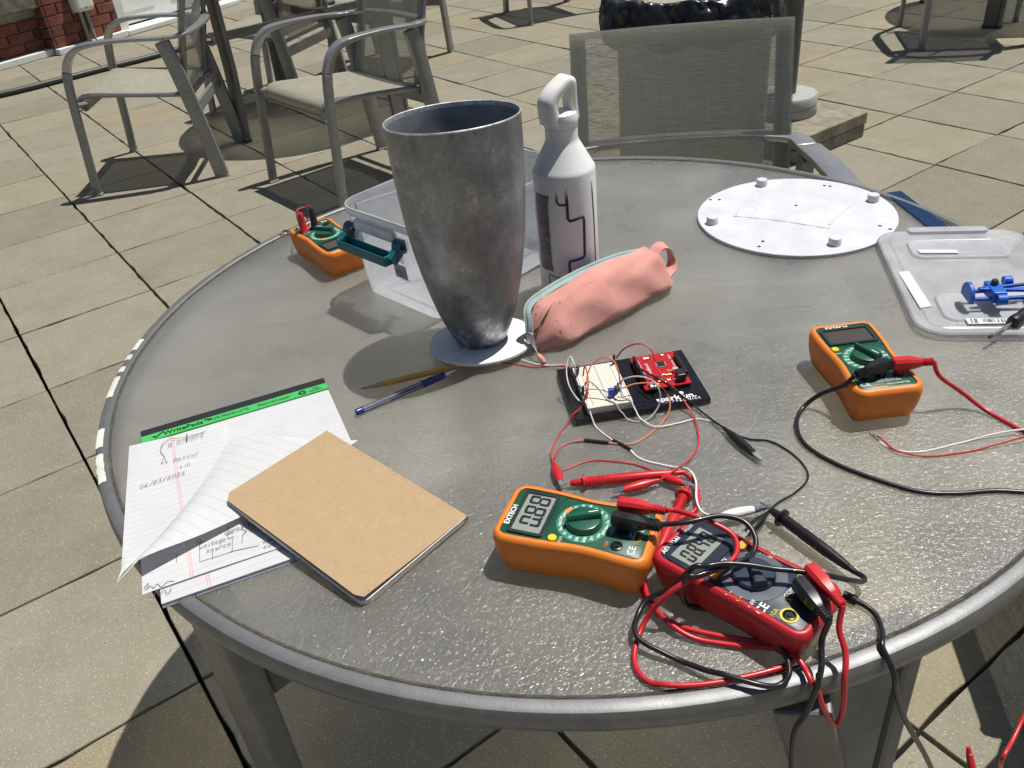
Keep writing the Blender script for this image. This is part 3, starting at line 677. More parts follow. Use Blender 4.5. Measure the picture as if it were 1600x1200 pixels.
nb.matrix_world = mx_
def nb_out(i=0.0):
    o = []
    for cx, cy, a0, r_ in ((WN - .001, LN - .001, 0, .001), (.008, LN - .008, 90, .008), (.008, .008, 180, .008), (WN - .001, .001, 270, .001)):
        for k in range(5): a = R(a0 + 90 * k / 4); o.append((cx + (r_) * math.cos(a), cy + (r_) * math.sin(a)))
    return offset(o, -i) if i else o
def sheet_solid(out, zf, th): return M().loft([[(x, y, zf(x, y)) for x, y in out], [(x, y, zf(x, y) + th) for x, y in out]])
M().prism([(x, y) for x, y in nb_out(.0)], -.0092, -.0086).ob('back_cover', 'kraft', nb)
M().prism([(x, y) for x, y in nb_out(.0003)], -.0085, -.0036).ob('page_block', 'page_edge', nb)
top_rows = []
for a in range(25):
    y = .0012 + (LN - .0012) * a / 24; e_ = min(y, LN - y); x0 = .008 - math.sqrt(max(0, .008 ** 2 - (.008 - e_) ** 2)) if e_ < .008 else 0.0
    top_rows.append([(x0 + (WN - x0) * b / 10, y, -.0034 + .0030 * (1 - b / 10) ** 1.4 + .0010 * math.sin(a / 24 * PI) * (1 - b / 10) + (.0022 * (1 - a / 24) ** 2 * (1 - b / 10))) for b in range(11)])
c_ = grid_sheet(top_rows); n0 = len(c_.v); c_.v += [(x, y, z - .0006) for x, y, z in c_.v]; c_.f += [tuple(reversed([i + n0 for i in q_])) for q_ in c_.f]
ring_ = [b for b in range(11)] + [a * 11 + 10 for a in range(1, 25)] + [24 * 11 + b for b in range(9, -1, -1)] + [a * 11 for a in range(23, 0, -1)]
c_.f += [(ring_[k], ring_[(k + 1) % len(ring_)], ring_[(k + 1) % len(ring_)] + n0, ring_[k] + n0) for k in range(len(ring_))]
c_.ob('front_cover', 'kraft', nb, smooth=50)
M().tube([(WN, .0, -.0060), (WN, LN, -.0060)], .0030, 8).ob('spine', 'kraft', nb, smooth=50)

# ------------------------------------------------------------------ pencil and pen
mat('pencil_paint', (.90, .46, .03), .35, coat=.3); mat('wood', (.58, .40, .22), .7); mat('graphite', (.03, .03, .03), .4)
def between(name, a, b, label, cat):
    a, b = Vector(a), Vector(b); d = b - a; e = empty(name); tag(e, label, cat)
    X_ = d.normalized(); Z_ = Vector((0, 0, 1)); Y_ = Z_.cross(X_).normalized(); Z_ = X_.cross(Y_)
    e.matrix_world = Matrix(((X_.x, Y_.x, Z_.x, a.x), (X_.y, Y_.y, Z_.y, a.y), (X_.z, Y_.z, Z_.z, a.z), (0, 0, 0, 1))); return e, d.length
def xcyl(prof, n=16): return M().loft([[(x, r_ * math.cos(2 * PI * k / n), r_ * math.sin(2 * PI * k / n)) for k in range(n)] for x, r_ in prof])
e, ln = between('pencil', (-0.1816, 0.8607, 0.7173), (-0.0583, 0.8896, 0.7173), 'yellow-orange wooden pencil, its sharp end toward the writing pad', 'pencil')
xcyl([(.0265, .0036), (.128, .0036)], 6).ob('barrel', 'pencil_paint', e); xcyl([(.006, .0011), (.0262, .0035)], 16).ob('sharpened_wood', 'wood', e, smooth=40); xcyl([(0, .0002), (.0059, .0010)], 10).ob('lead_tip', 'graphite', e)
mat('pen_blue', (.01, .018, .16), .3, coat=.3); clear_plastic('clear_barrel', (.6, .62, .68), .28, .08); mat('steel', (.62, .62, .62), .25, metal=1.0, var=.05)
e, ln = between('ballpoint_pen', (-0.1823, 0.8105, 0.7182), (-0.0567, 0.8835, 0.7182), 'blue ballpoint pen with clear barrel beside the pencil', 'pen')
xcyl([(.0, .0030), (.0008, .0040), (.009, .0042), (.0095, .0040)], 16).ob('end_plug', 'pen_blue', e, smooth=40)
xcyl([(.0098, .0041), (.087, .0041)], 16).ob('barrel', 'clear_barrel', e, smooth=40); xcyl([(.012, .0013), (.062, .0013), (.063, .0016), (.092, .0016)], 10).ob('ink_refill', 'pen_blue', e, smooth=40)
xcyl([(.0872, .0045), (.0885, .0048)] + [(.089 + .0027 * k, .0048 - .0003 * (k % 2)) for k in range(10)] + [(.118, .0046)], 16).ob('grip', 'pen_blue', e, smooth=40)
xcyl([(.1182, .0036), (.130, .0026), (.136, .0010), (.1385, .0004)], 14).ob('metal_tip', 'steel', e, smooth=40)

# ------------------------------------------------------------------ white disc and metal vase
def galvanised():
    m, t, out = nodes('galvanised'); co = obj_co(t); p = N(t, 'ShaderNodeBsdfPrincipled', Metallic=.88)
    a = noise(t, co, 17, 6, .74, .25)
    st = N(t, 'ShaderNodeMapping'); st.inputs['Scale'].default_value = (70, 70, 5); L(t, co, st.inputs[0]); s = noise(t, st.outputs[0], 1, 3, .6)
    c = ramp(t, a, [(.32, (.125, .135, .148)), (.46, (.205, .217, .232)), (.54, (.26, .273, .288)), (.68, (.46, .475, .49))]).outputs[0]
    c = mixc(t, .3, c, ramp(t, s, [(.3, (.15, .16, .172)), (.7, (.33, .342, .356))]).outputs[0])
    w_ = noise(t, co, 36, 6, .8, .4); z_ = t.nodes.new('ShaderNodeSeparateXYZ'); L(t, co, z_.inputs[0])
    low = ramp(t, z_.outputs[2], [(.02, (.10, .10, .10)), (.06, (.0, .0, .0))]).outputs[0]
    c = mixc(t, ramp(t, math_(t, 'ADD', w_, low), [(.60, (0, 0, 0)), (.70, (.8, .8, .8))]).outputs[0], c, (.66, .66, .66))
    dk = noise(t, co, 24, 5, .75, .2); c = mixc(t, ramp(t, dk, [(.58, (0, 0, 0)), (.68, (.7, .7, .7))]).outputs[0], c, (.09, .113, .116))
    L(t, c, p.inputs['Base Color'])
    rr = N(t, 'ShaderNodeMapRange'); L(t, a, rr.inputs[0]); rr.inputs[3].default_value = .34; rr.inputs[4].default_value = .56; L(t, rr.outputs[0], p.inputs['Roughness'])
    L(t, bumpn(t, s, .12, .0006), p.inputs['Normal']); L(t, p.outputs[0], out.inputs[0])
galvanised(); mat('vase_inside', (.24, .26, .285), .6, metal=.35, var=.3, vscale=30); mat('vase_lip', (.5, .51, .52), .5, metal=.5, var=.35, vscale=160)
mat('printed_white', (.80, .80, .78), .55, var=.05, vscale=60, bump=.25, bscale=260)
sd = tag(empty('white_disc', (-.0315, .938, TH + .0050), rot=(R(-4.2), 0, 0)), 'small white plastic disc lying under the metal vase', 'disc')
M().lathe([(.0655, 0), (.0672, .0006), (.0672, .0034), (.0665, .004)], 64).ob('plate', 'printed_white', sd, smooth=40)
M().box((-.014, -.018, .0046), (.075, .003, .0012), (0, 0, .75)).ob('ridge', 'printed_white', sd); M().box((.040, .018, .0046), (.038, .003, .0012), (0, 0, .75)).ob('ridge', 'printed_white', sd)
vs = tag(empty('metal_vase', (-.0318, .9375, TH + .0094), rot=(R(-4.2), R(-.3), 0)), 'tall tapering galvanised metal vase standing on the small white disc', 'vase')
PR = [(0, .0285), (.0015, .0305), (.006, .0335), (.024, .0418), (.047, .0497), (.071, .0560), (.095, .0614), (.119, .0657), (.142, .0692), (.166, .0718), (.190, .0738), (.214, .0753), (.2350, .0763), (.258, .0770), (.276, .0774)]
M().lathe([(r_, z) for z, r_ in PR], 72, cap=(True, False)).ob('shell', 'galvanised', vs, smooth=40)
M().lathe([(.0774, .276), (.0777, .2775), (.0770, .2783), (.0758, .2777), (.0755, .273)], 72, cap=(False, False)).ob('lip', 'vase_lip', vs, smooth=40)
M().lathe([(.0755, .273), (.0742, .235), (.0720, .19), (.0675, .142), (.0595, .095), (.0475, .047), (.030, .010), (.001, .008)], 48, cap=(False, True)).ob('inner_wall', 'vase_inside', vs, smooth=40)

# ------------------------------------------------------------------ translucent storage box with a teal handle
clear_plastic('box_plastic', (.94, .96, 1.0), .64, .14); clear_plastic('box_rim_plastic', (.95, .97, 1.0), .78, .12)
mat('teal', (.004, .10, .13), .35, var=.1, coat=.15); mat('label_cream', (.55, .52, .44), .7); mat('scuff_line', (.42, .44, .55), .7)
bx = tag(empty('storage_box', (-.1425, 1.0675, TH), R(42.5)), 'open translucent plastic storage box behind the metal vase', 'storage box')
BXL, BXH = .27, .138
def bring(z, grow, r_=.022): return [(x + BXL / 2, y, z) for x, y in rrect(BXL + 2 * grow, .164 + 2 * grow, r_ + grow, 6)]
M().loft([bring(.0006, -.004, .02), bring(.004, .0), bring(.05, .0035), bring(.10, .0065), bring(.128, .0085)], (False, False)).ob('wall', 'box_plastic', bx, smooth=50)
M().loft([bring(.0008, -.004, .02), bring(.0008, -.02, .02), bring(.0028, -.022, .02)], (False, True)).ob('floor', 'box_plastic', bx, smooth=40)
M().loft([bring(.126, .0088), bring(.1265, .0122), bring(.135, .0126), bring(.1375, .0118), bring(.1375, .0098), bring(.130, .0087)], closed=True).ob('rim', 'box_rim_plastic', bx, smooth=40)
M().box((-.0105, .012, .116), (.010, .086, .017)).ob('end_ledge', 'box_rim_plastic', bx, bevel=.004)
for y in (-.030, .054): M().tube([(-.006, y - .004, .098), (-.006, y + .004, .098)], .0085, 16).ob('pivot_lug', 'box_rim_plastic', bx, smooth=40)
hd = M(); q_ = [(-.022, .080), (-.040, .080), (-.040, .094), (-.0378, .094), (-.0378, .0825), (-.0242, .0825), (-.0242, .094), (-.022, .094)]
hd.loft([[(x, y, z) for x, z in q_] for y in (-.050, .050)])
for y in (-.0505, .0505): hd.box((-.031, y, .087), (.018, .003, .014))
handle = hd.ob('handle', 'teal', bx, bevel=.0012, loc=(0, .013, .007))
for s in (-1, 1):
    mb = M(); c = (-.012, 0, .100); ring_o, ring_i = [], []
    rings = []
    for r_, dy in ((.0098, -.006), (.0098, .006), (.0052, .006), (.0052, -.006)): rings.append([(c[0] + r_ * math.cos(2 * PI * k / 20), s * .053 + dy, c[2] + r_ * math.sin(2 * PI * k / 20)) for k in range(20)])
    mb.loft(rings, closed=True); mb.box((-.024, s * .0530, .0895), (.016, .010, .014), (0, R(-35), 0)); mb.ob('pivot_ring', 'teal', handle, smooth=40)
M().box((-.0035, -.020, .062), (.0006, .026, .022), (0, R(-3), 0)).ob('label', 'label_cream', bx)
text('7L', .009, 'print_black', bx, (-.0042, -.018, .062), (R(90), 0, R(-90)))
pen_stroke([(.01, .04, .0035), (.02, .055, .0035), (.05, .058, .0035), (.06, .035, .0035), (.09, .03, .0035), (.12, .045, .0035), (.13, .06, .0035)], bx, 'scuff_line', .0006, 'scuff')

# ------------------------------------------------------------------ white water bottle
mat('bottle_white', (.80, .80, .80), .42, var=.03, bump=.12, bscale=900); mat('cap_white', (.82, .81, .77), .5, var=.04)
mat('purple_ink', (.028, .010, .05), .5)
def fade_ink():
    m, t, out = nodes('purple_fade'); p = N(t, 'ShaderNodeBsdfPrincipled', Roughness=.5); z_ = t.nodes.new('ShaderNodeSeparateXYZ'); L(t, obj_co(t), z_.inputs[0])
    L(t, ramp(t, math_(t, 'MULTIPLY', math_(t, 'SUBTRACT', z_.outputs[2], .018), 5.0), [(.10, (.20, .13, .30)), (.30, (.045, .018, .085)), (.60, (.022, .008, .045)), (.66, (.03, .012, .055)), (.72, (.72, .71, .72))]).outputs[0], p.inputs['Base Color']); L(t, p.outputs[0], out.inputs[0])
fade_ink()
def sticker():
    m, t, out = nodes('sticker_art'); co = obj_co(t); p = N(t, 'ShaderNodeBsdfPrincipled', Roughness=.35)
    c = ramp(t, noise(t, co, 55, 3, .6, 1.2), [(.30, (.03, .07, .16)), (.44, (.10, .17, .21)), (.52, (.22, .12, .16)), (.60, (.36, .17, .07)), (.68, (.16, .08, .16)), (.78, (.06, .12, .2))]).outputs[0]
    c = mixc(t, ramp(t, noise(t, co, 110, 2, .5, 2), [(.60, (0, 0, 0)), (.64, (1, 1, 1))]).outputs[0], c, (.03, .015, .04)); L(t, c, p.inputs['Base Color']); L(t, p.outputs[0], out.inputs[0])
sticker()
bt = tag(empty('water_bottle', (.0965, 1.058, TH)), 'white water bottle with loop cap and purple line pattern beside the vase', 'bottle')
RB = .0405
M().lathe([(RB - .005, 0), (RB - .001, .002), (RB, .006), (RB, .176), (RB - .0004, .1785), (RB - .0022, .1815), (.0226, .2105), (.0210, .2135), (.0205, .217), (.0205, .231)], 72).ob('body', 'bottle_white', bt, smooth=22)
M().lathe([(.0206, .2315), (.0214, .2325), (.0214, .2425), (.0200, .2475), (.012, .250)], 48).ob('cap', 'cap_white', bt, smooth=40)
lp = M(); lp.sweep(cr([(-.0150, 0, .238), (-.0172, 0, .250), (-.0182, 0, .260), (-.0158, 0, .2665), (-.0090, 0, .2735), (.001, 0, .2800), (.0075, 0, .2838), (.0125, 0, .2835), (.0150, 0, .2795), (.0152, 0, .268), (.0158, 0, .254), (.0172, 0, .242), (.0175, 0, .238)], 5), lambda u: [(x * (.0150 - .0035 * min(1, u * 1.2)), y * (.0092 - .0036 * min(1, u * 1.5))) for x, y in ((-.7, -1), (.7, -1), (1, -.5), (1, .5), (.7, 1), (-.7, 1), (-1, .5), (-1, -.5))], lat=(0, 1, 0))
lp.ob('carry_loop', 'cap_white', bt, smooth=60, rot=(0, 0, R(30)))
cv = math.atan2(-1.058, -.0965)                       # direction from the bottle toward the viewer's side
def cyl(a, z, dr=.0): a = cv + R(a); return ((RB + dr) * math.cos(a), (RB + dr) * math.sin(a), z + .018)
def line_on(pts, m='purple_fade', wd=.0016):
    full = []
    for (a0, z0), (a1, z1) in zip(pts, pts[1:]):
        n_ = max(2, int(abs(a1 - a0) / 4 + abs(z1 - z0) / .012)); full += [(a0 + (a1 - a0) * k / n_, z0 + (z1 - z0) * k / n_) for k in range(n_)]
    full.append(pts[-1]); M().tube([cyl(a, z, -.0006) for a, z in full], wd * 1.15, 6).ob('pattern_line', m, bt, smooth=60)
line_on([(-16, .143), (-16, .128), (-12, .1245), (2, .1245)]); line_on([(2, .144), (2, .106), (6, .102), (30, .105), (33, .101), (31, .052), (28, .048), (2, .046), (0, .043), (0, .0215)], wd=.0019)
line_on([(57, .148), (60, .09), (60, .03), (54, .0235), (30, .0205), (0, .0205), (-30, .0225), (-42, .025), (-43, .020), (-42, .006), (-36, .002), (0, .0015), (16, .003), (18, .0)], wd=.0012)
pt = M(); rows = []
for a in range(9):
    z = .030 + .106 * a / 8; rows.append([cyl(-68 + 34 * b / 8 + (3 if a in (0, 8) and b in (0, 8) else 0), z, .0004) for b in range(9)])
grid_sheet(rows).ob('sticker', 'sticker_art', bt, smooth=60)

# ------------------------------------------------------------------ pink pencil pouch
def suede():
    m, t, out = nodes('pink_suede'); co = obj_co(t); p = N(t, 'ShaderNodeBsdfPrincipled', Roughness=.9); p.inputs['Sheen Weight'].default_value = .25; p.inputs['Specular IOR Level'].default_value = .2
    a = noise(t, co, 25, 4, .6); c = ramp(t, a, [(.3, (.56, .25, .21)), (.7, (.66, .325, .275))]).outputs[0]
    x_ = t.nodes.new('ShaderNodeSeparateXYZ'); L(t, co, x_.inputs[0])
    end = ramp(t, math_(t, 'MULTIPLY', x_.outputs[0], 5.0), [(.12, (.10, .10, .10)), (.40, (0, 0, 0))]).outputs[0]
    sp = noise(t, co, 150, 2, .6); c = mixc(t, ramp(t, math_(t, 'ADD', sp, end), [(.72, (0, 0, 0)), (.76, (.85, .85, .85))]).outputs[0], c, (.16, .12, .12))
    L(t, c, p.inputs['Base Color']); L(t, bumpn(t, math_(t, 'ADD', noise(t, co, 800, 2), math_(t, 'MULTIPLY', noise(t, co, 45, 3), 2.0)), .28, .0014), p.inputs['Normal']); L(t, p.outputs[0], out.inputs[0])
suede(); mat('mint_tape', (.30, .42, .41), .8); mat('zip_teeth', (.5, .5, .5), .35, metal=.9)
po = tag(empty('pencil_pouch', (.032, .908, TH), R(36)), 'pink fabric pencil pouch with mint zip and end loop', 'pencil case')
NL = 26; n = 40; rings = []
for k in range(NL + 1):
    u = k / NL; x = .240 * u
    hw = .036 * (min(1, (u / .10)) ** .45 if u < .10 else 1) * (min(1, ((1 - u) / .07) + .12) ** .5 if u > .93 else 1)
    hw *= .93 + .07 * math.sin(u * PI)
    ht = (.050 + .010 * math.sin(u * PI * .9)) * (min(1, .42 + u / .15) if u < .12 else 1) * (min(1, .62 + (1 - u) / .16) if u > .90 else 1)
    ring = []
    for j in range(n):
        a = 2 * PI * j / n; ca, sa = math.cos(a), math.sin(a); ex = .62
        y = hw * math.copysign(abs(ca) ** ex, ca); zz = .5 + .5 * math.copysign(abs(sa) ** ex, sa)
        y *= 1 - .42 * zz ** 1.3                                   # leans in toward the top seam
        y += .011 * zz                                             # ridge sits toward the back
        crs = mn.noise(Vector((x * 34, a * 1.6, 2.0))); crs2 = 1 - abs(mn.noise(Vector((x * 60, a * 2.6, 7.0)))) * 2
        fold = .0022 * math.sin(u * 19 + zz * 5) * math.sin(zz * PI) + (.0032 * crs + .0016 * crs2) * math.sin(min(1, zz * 1.3) * PI * .9) + .006 * math.exp(-((u - .07) / .05) ** 2) * crs2 + .003 * math.exp(-((u - .10) / .04) ** 2) * math.sin(zz * 9)
        ring.append((x + .004 * (zz - .5) * (1 if u < .5 else -1), y + (fold if y < 0 else -fold), .0008 + ht * zz + .0016 * math.sin(u * 14 + j * .9) * zz))
    rings.append(ring)
M().loft(rings).ob('body', 'pink_suede', po, smooth=70)
zp = cr([(-.0020, -.004, .006), (-.003, .001, .020), (.002, .008, .036), (.014, .020, .052), (.050, .0245, .0575), (.11, .0255, .0600), (.17, .0250, .0570), (.210, .020, .0520)], 6)
M().sweep(zp, [(-.0048, -.0012), (.0048, -.0012), (.0048, .0012), (-.0048, .0012)], lat=(0, .8, .6)).ob('zip_tape', 'mint_tape', po, smooth=50)
M().tube([p + Vector((-.0004, .001, .0016)) for p in zp], .0011, 6).ob('zip_teeth', 'zip_teeth', po, smooth=50)
zs = M().box((-.0045, -.001, .022), (.005, .008, .014), (0, .25, 0)).ob('zip_slider', 'zip_teeth', po, bevel=.0012)
M().tube([(-.006, -.002, .017), (-.009, -.012, .014), (-.011, -.021, .010)], .0010, 6).ob('pull_cord', 'zip_teeth', zs); M().tube(cr([(-.011, -.021, .010), (-.0125, -.0285, .0075), (-.014, -.037, .005)], 4), [.0014, .0022, .0029, .0031, .0032, .0034, .0034, .0030, .002], 10).ob('pull_tab', 'pink_suede', zs, smooth=60)
M().sweep(cr([(.222, .006, .044), (.238, .010, .052), (.254, .010, .047), (.259, .006, .032), (.251, -.002, .020), (.231, -.006, .016)], 6), [(-.0085, -.0011), (.0085, -.0011), (.0085, .0011), (-.0085, .0011)], lat=(.25, .95, .2)).ob('loop_strap', 'pink_suede', po, smooth=50)

# ------------------------------------------------------------------ large white printed disc with pegs
mat('sanded_white', (.58, .585, .615), .5, var=.09, vscale=22, bump=.6, bscale=110); mat('hole_dark', (.02, .02, .025), .8); mat('glue_grey', (.56, .56, .58), .6, var=.12, vscale=90, bump=.4)
dc = (.4645, 1.2165)
wd = tag(empty('white_plate', (dc[0], dc[1], TH)), 'large round white plate with four pegs at the back right of the table', 'plate')
M().lathe([(.1465, .0), (.1475, .0008), (.1475, .0046), (.1468, .0052)], 96).ob('plate', 'sanded_white', wd, smooth=40)
for p in ((0.4510, 1.3426, 0.7186), (0.3353, 1.2156, 0.7186), (0.4808, 1.0978, 0.7186), (0.5917, 1.2316, 0.7186)):
    M().lathe([(.0090, .0051), (.0088, .0150), (.0080, .0160)], 20, c=(p[0] - dc[0], p[1] - dc[1], 0)).ob('peg', 'sanded_white', wd, smooth=40)
for p in ((0.3558, 1.3069, 0.7190), (0.3694, 1.3028, 0.7190), (0.3884, 1.1330, 0.7190), (0.3781, 1.1178, 0.7190), (0.5641, 1.1403, 0.7190), (0.5731, 1.1260, 0.7190), (0.5450, 1.3121, 0.7190), (0.5525, 1.3069, 0.7190), (0.4761, 1.2463, 0.7190)):
    M().lathe([(.0026, .0053), (.0025, .0056)], 12, c=(p[0] - dc[0], p[1] - dc[1], 0)).ob('screw_hole', 'hole_dark', wd)
def rel(pts): return [(p[0] - dc[0], p[1] - dc[1], .0046) for p in pts]
M().tube(cr(rel([(0.3720, 1.2330, 0.7186), (0.4023, 1.2167, 0.7186), (0.4432, 1.1899, 0.7186), (0.4812, 1.1597, 0.7186), (0.4935, 1.1515, 0.7186)]), 5), [.0019 + .0006 * math.sin(k * 1.7) for k in range(21)], 8).ob('glue_ridge', 'glue_grey', wd, smooth=60)
M().tube(cr(rel([(0.4975, 1.1623, 0.7186), (0.5251, 1.1940, 0.7186), (0.5537, 1.2217, 0.7186), (0.5684, 1.2386, 0.7186)]), 5), .0020, 8).ob('glue_ridge', 'glue_grey', wd, smooth=60)
M().tube(cr(rel([(0.3780, 1.2365, 0.7186), (0.3939, 1.2636, 0.7186), (0.4160, 1.2898, 0.7186), (0.4314, 1.3135, 0.7186)]), 5), .0016, 8).ob('glue_ridge', 'glue_grey', wd, smooth=60); M().tube(cr(rel([(0.3972, 1.2680, 0.7186), (0.4108, 1.2586, 0.7186), (0.4128, 1.2447, 0.7186)]), 4), .0012, 8).ob('glue_ridge', 'glue_grey', wd, smooth=60)
mat('blue_acrylic', (.004, .022, .07), .2, coat=.3)
p0, p1 = Vector((0.6258, 1.2533, 0.7146)), Vector((0.6311, 1.1061, 0.7146)); d_ = (p1 - p0); a_ = math.atan2(d_.y, d_.x)
tag(M().box((0, 0, .0014), (d_.length + .02, .026, .0028)).ob('blue_strip', 'blue_acrylic', loc=((p0.x + p1.x) / 2 + .012, (p0.y + p1.y) / 2, TH), rot=(0, 0, a_), bevel=.0008), 'flat dark blue plastic strip between the white plate and the table rim', 'strip')

# ------------------------------------------------------------------ box lid with stickers, blue printed frame, screwdriver
clear_plastic('lid_plastic', (.93, .95, .98), .62, .15, (.95, .96, 1)); mat('sticker_white', (.60, .61, .64), .6, var=.04)
ld = tag(empty('box_lid', (.6075, .9535, TH), R(-12.5)), 'translucent plastic box lid with white stickers at the right edge', 'lid')
LW, LH = .195, .285
def lring(z, g, r_=.032): return [(x, y, z) for x, y in rrect(LW + 2 * g, LH + 2 * g, r_ + g, 7)]
M().loft([lring(.0005, .0), lring(.0085, .0005), lring(.0105, -.0015), lring(.0105, -.007), lring(.0085, -.010), lring(.0085, -.014), lring(.0098, -.016)], (False, False)).ob('border', 'lid_plastic', ld, smooth=35)
M().loft([lring(.0098, -.0162, .032), lring(.0092, -.03, .04), lring(.0090, -.05, .05)], (False, True)).ob('panel', 'lid_plastic', ld, smooth=35)
for cy, hh in ((.082, .050), (-.080, .062)):
    o_ = rrect(.118, hh, .012, 5, 0, cy); M().loft([[(x, y, z) for x, y in offset(o_, g)] for g, z in ((.004, .0096), (.002, .0118), (0, .0120), (-.003, .0116), (-.005, .0104))], (False, True)).ob('raised_panel', 'lid_plastic', ld, smooth=35)
M().loft([[(x, y, z) for x, y in offset(rrect(.105, .016, .005, 4, 0, LH / 2 - .001), g)] for g, z in ((.001, .006), (0, .0128), (-.002, .0136))], (False, True)).ob('clip_tab', 'lid_plastic', ld, smooth=35)
ldi = Matrix.Rotation(R(12.5), 4, 'Z') @ Matrix.Translation((-.6075, -.9535, 0))
def on_lid(p, z): v = ldi @ Vector((p[0], p[1], 0)); return (v.x, v.y, z)
def quad_label(ps, name, m, z=.0106):
    q_ = [on_lid(p, z) for p in ps]; n_ = len(q_); top_ = [(x, y, z + .0002) for x, y, _ in q_]
    return M().loft([q_, top_]).ob(name, m, ld)
quad_label([(0.5225, 0.9859, 0.7246), (0.5363, 0.9862, 0.7246), (0.5221, 0.8919, 0.7246), (0.5072, 0.8904, 0.7246)], 'sticker', 'sticker_white')
quad_label([(0.5725, 1.0396, 0.7261), (0.6192, 1.0272, 0.7261), (0.6185, 1.0171, 0.7261), (0.5713, 1.0295, 0.7261)], 'sticker', 'sticker_white', .0122)
bl = quad_label([(0.5435, 0.8537, 0.7261), (0.5889, 0.8417, 0.7261), (0.5863, 0.8316, 0.7261), (0.5406, 0.8404, 0.7261)], 'barcode_label', 'sticker_white', .0122)
a0, a1, b0 = Vector(on_lid((0.5482, 0.8510, 0.7261), .0127)), Vector(on_lid((0.5868, 0.8406, 0.7261), .0127)), Vector(on_lid((0.5453, 0.8409, 0.7261), .0127))
for k in range(22):
    if random.random() < .3: continue
    u = k / 22; p = a0.lerp(a1, u); w_ = (a1 - a0) * random.choice((.012, .02, .028)); h_ = (b0 - a0) * (.95 if k < 5 else .7)
    M().add([p, p + w_, p + w_ + h_, p + h_], [(3, 2, 1, 0)]).ob('barcode_bar', 'print_black', bl)
mat('print_blue', (.006, .10, .48), .45, var=.08, vscale=200, bump=.3, bscale=700)
def bl_frame(label, c, rz, tilt):
    e = empty('printed_bracket', c, rot=(tilt, 0, rz)); e.scale = (1.15, 1.25, 1.25); tag(e, label, 'bracket')
    for x in (-.034, .034):                               # end discs (half-moon segments)
        r_o = []
        for k in range(17): a = R(-110 + 220 * k / 16); r_o.append((.0125 * math.cos(a + PI / 2), .0125 * math.sin(a + PI / 2)))
        M().loft([[(x + dx, y, z + .011) for y, z in r_o] for dx in (-.0022, .0022)]).ob('end_plate', 'print_blue', e, bevel=.0006)
    for y in (-.008, .008):
        M().box((0, y, .010), (.066, .0032, .0034)).ob('rail', 'print_blue', e, bevel=.0005); M().box((.0, y * .4, .0165), (.05, .003, .003), (0, 0, .12 if y > 0 else -.12)).ob('rail', 'print_blue', e, bevel=.0005)
    M().box((-.008, 0, .013), (.014, .026, .012)).ob('clamp', 'print_blue', e, bevel=.0015)
    M().lathe([(.0035, .019), (.0035, .023), (.0028, .024)], 12, c=(-.008, .004, 0)).ob('screw', 'graphite', e)
    M().tube([(-.012, -.016, .013), (-.003, -.016, .013)], .0052, 14).ob('knuckle', 'print_blue', e, smooth=40)
    M().tube([(.006, .015, .016), (.014, .015, .016)], .0050, 14).ob('knuckle', 'print_blue', e, smooth=40)
    return e
bl_frame('bright blue 3D-printed bracket frame on the translucent lid', (0.5978, 0.8778, 0.7261), R(-8), 0)
mat('handle_black', (.012, .012, .013), .4, bump=.2)
e, ln = between('screwdriver', (0.5456, 0.8058, 0.7266), (0.6732, 0.8790, 0.7326), 'small black-handled screwdriver lying on the translucent lid', 'screwdriver')
xcyl([(0, .0004), (.0015, .0018), (.004, .0017), (.046, .0017)], 10).ob('shaft', 'steel', e, smooth=40); xcyl([(0, .0005), (.0016, .0020), (.007, .0019)], 10).ob('tip', 'graphite', e, smooth=40)
xcyl([(.0455, .0050), (.0465, .0072), (.050, .0078), (.056, .0078), (.060, .0070), (.07, .0082), (.115, .0085), (.120, .0070)], 20).ob('handle', 'handle_black', e, smooth=40)

# ------------------------------------------------------------------ multimeters
mat('meter_orange', (.72, .20, .02), .45, var=.05, bump=.15, bscale=700); mat('meter_green', (.012, .075, .045), .4, var=.08); mat('dial_green', (.010, .085, .050), .32, var=.06)
mat('legend_green', (.02, .20, .12), .5); mat('legend_white', (.75, .78, .75), .6); mat('legend_orange', (.62, .27, .04), .6); mat('button_yellow', (.72, .52, .02), .4)
mat('lcd_grey', (.27, .285, .25), .22, var=.03); mat('lcd_off', (.075, .06, .05), .18, var=.05); mat('lcd_ink', (.012, .018, .03), .4); mat('bezel_dark', (.012, .035, .025), .35); mat('jack_black', (.008, .008, .008), .35)
mat('meter_red', (.42, .012, .018), .38, var=.05, bump=.12, bscale=700); mat('meter_navy', (.018, .028, .055), .42, var=.08); mat('dial_navy', (.022, .034, .062), .35); mat('navy_grey', (.10, .11, .13), .35); mat('legend_yellow', (.62, .55, .05), .6); mat('button_orange', (.72, .33, .04), .45); mat('bezel_navy', (.012, .018, .035), .35)
def meter_outline(Lm, Wm, waist, r_=.014, yc=-.012, sg=.030):
    o = []
    base = rrect(Wm, Lm, r_, 6)
    n_ = len(base)
    for k in range(n_):
        a, b = Vector(base[k]), Vector(base[(k + 1) % n_]); m_ = max(1, int((b - a).length / .006))
        for j in range(m_): o.append(a.lerp(b, j / m_))
    return [(p.x * (1 - waist * math.exp(-((p.y - yc) / sg) ** 2)), p.y) for p in o]
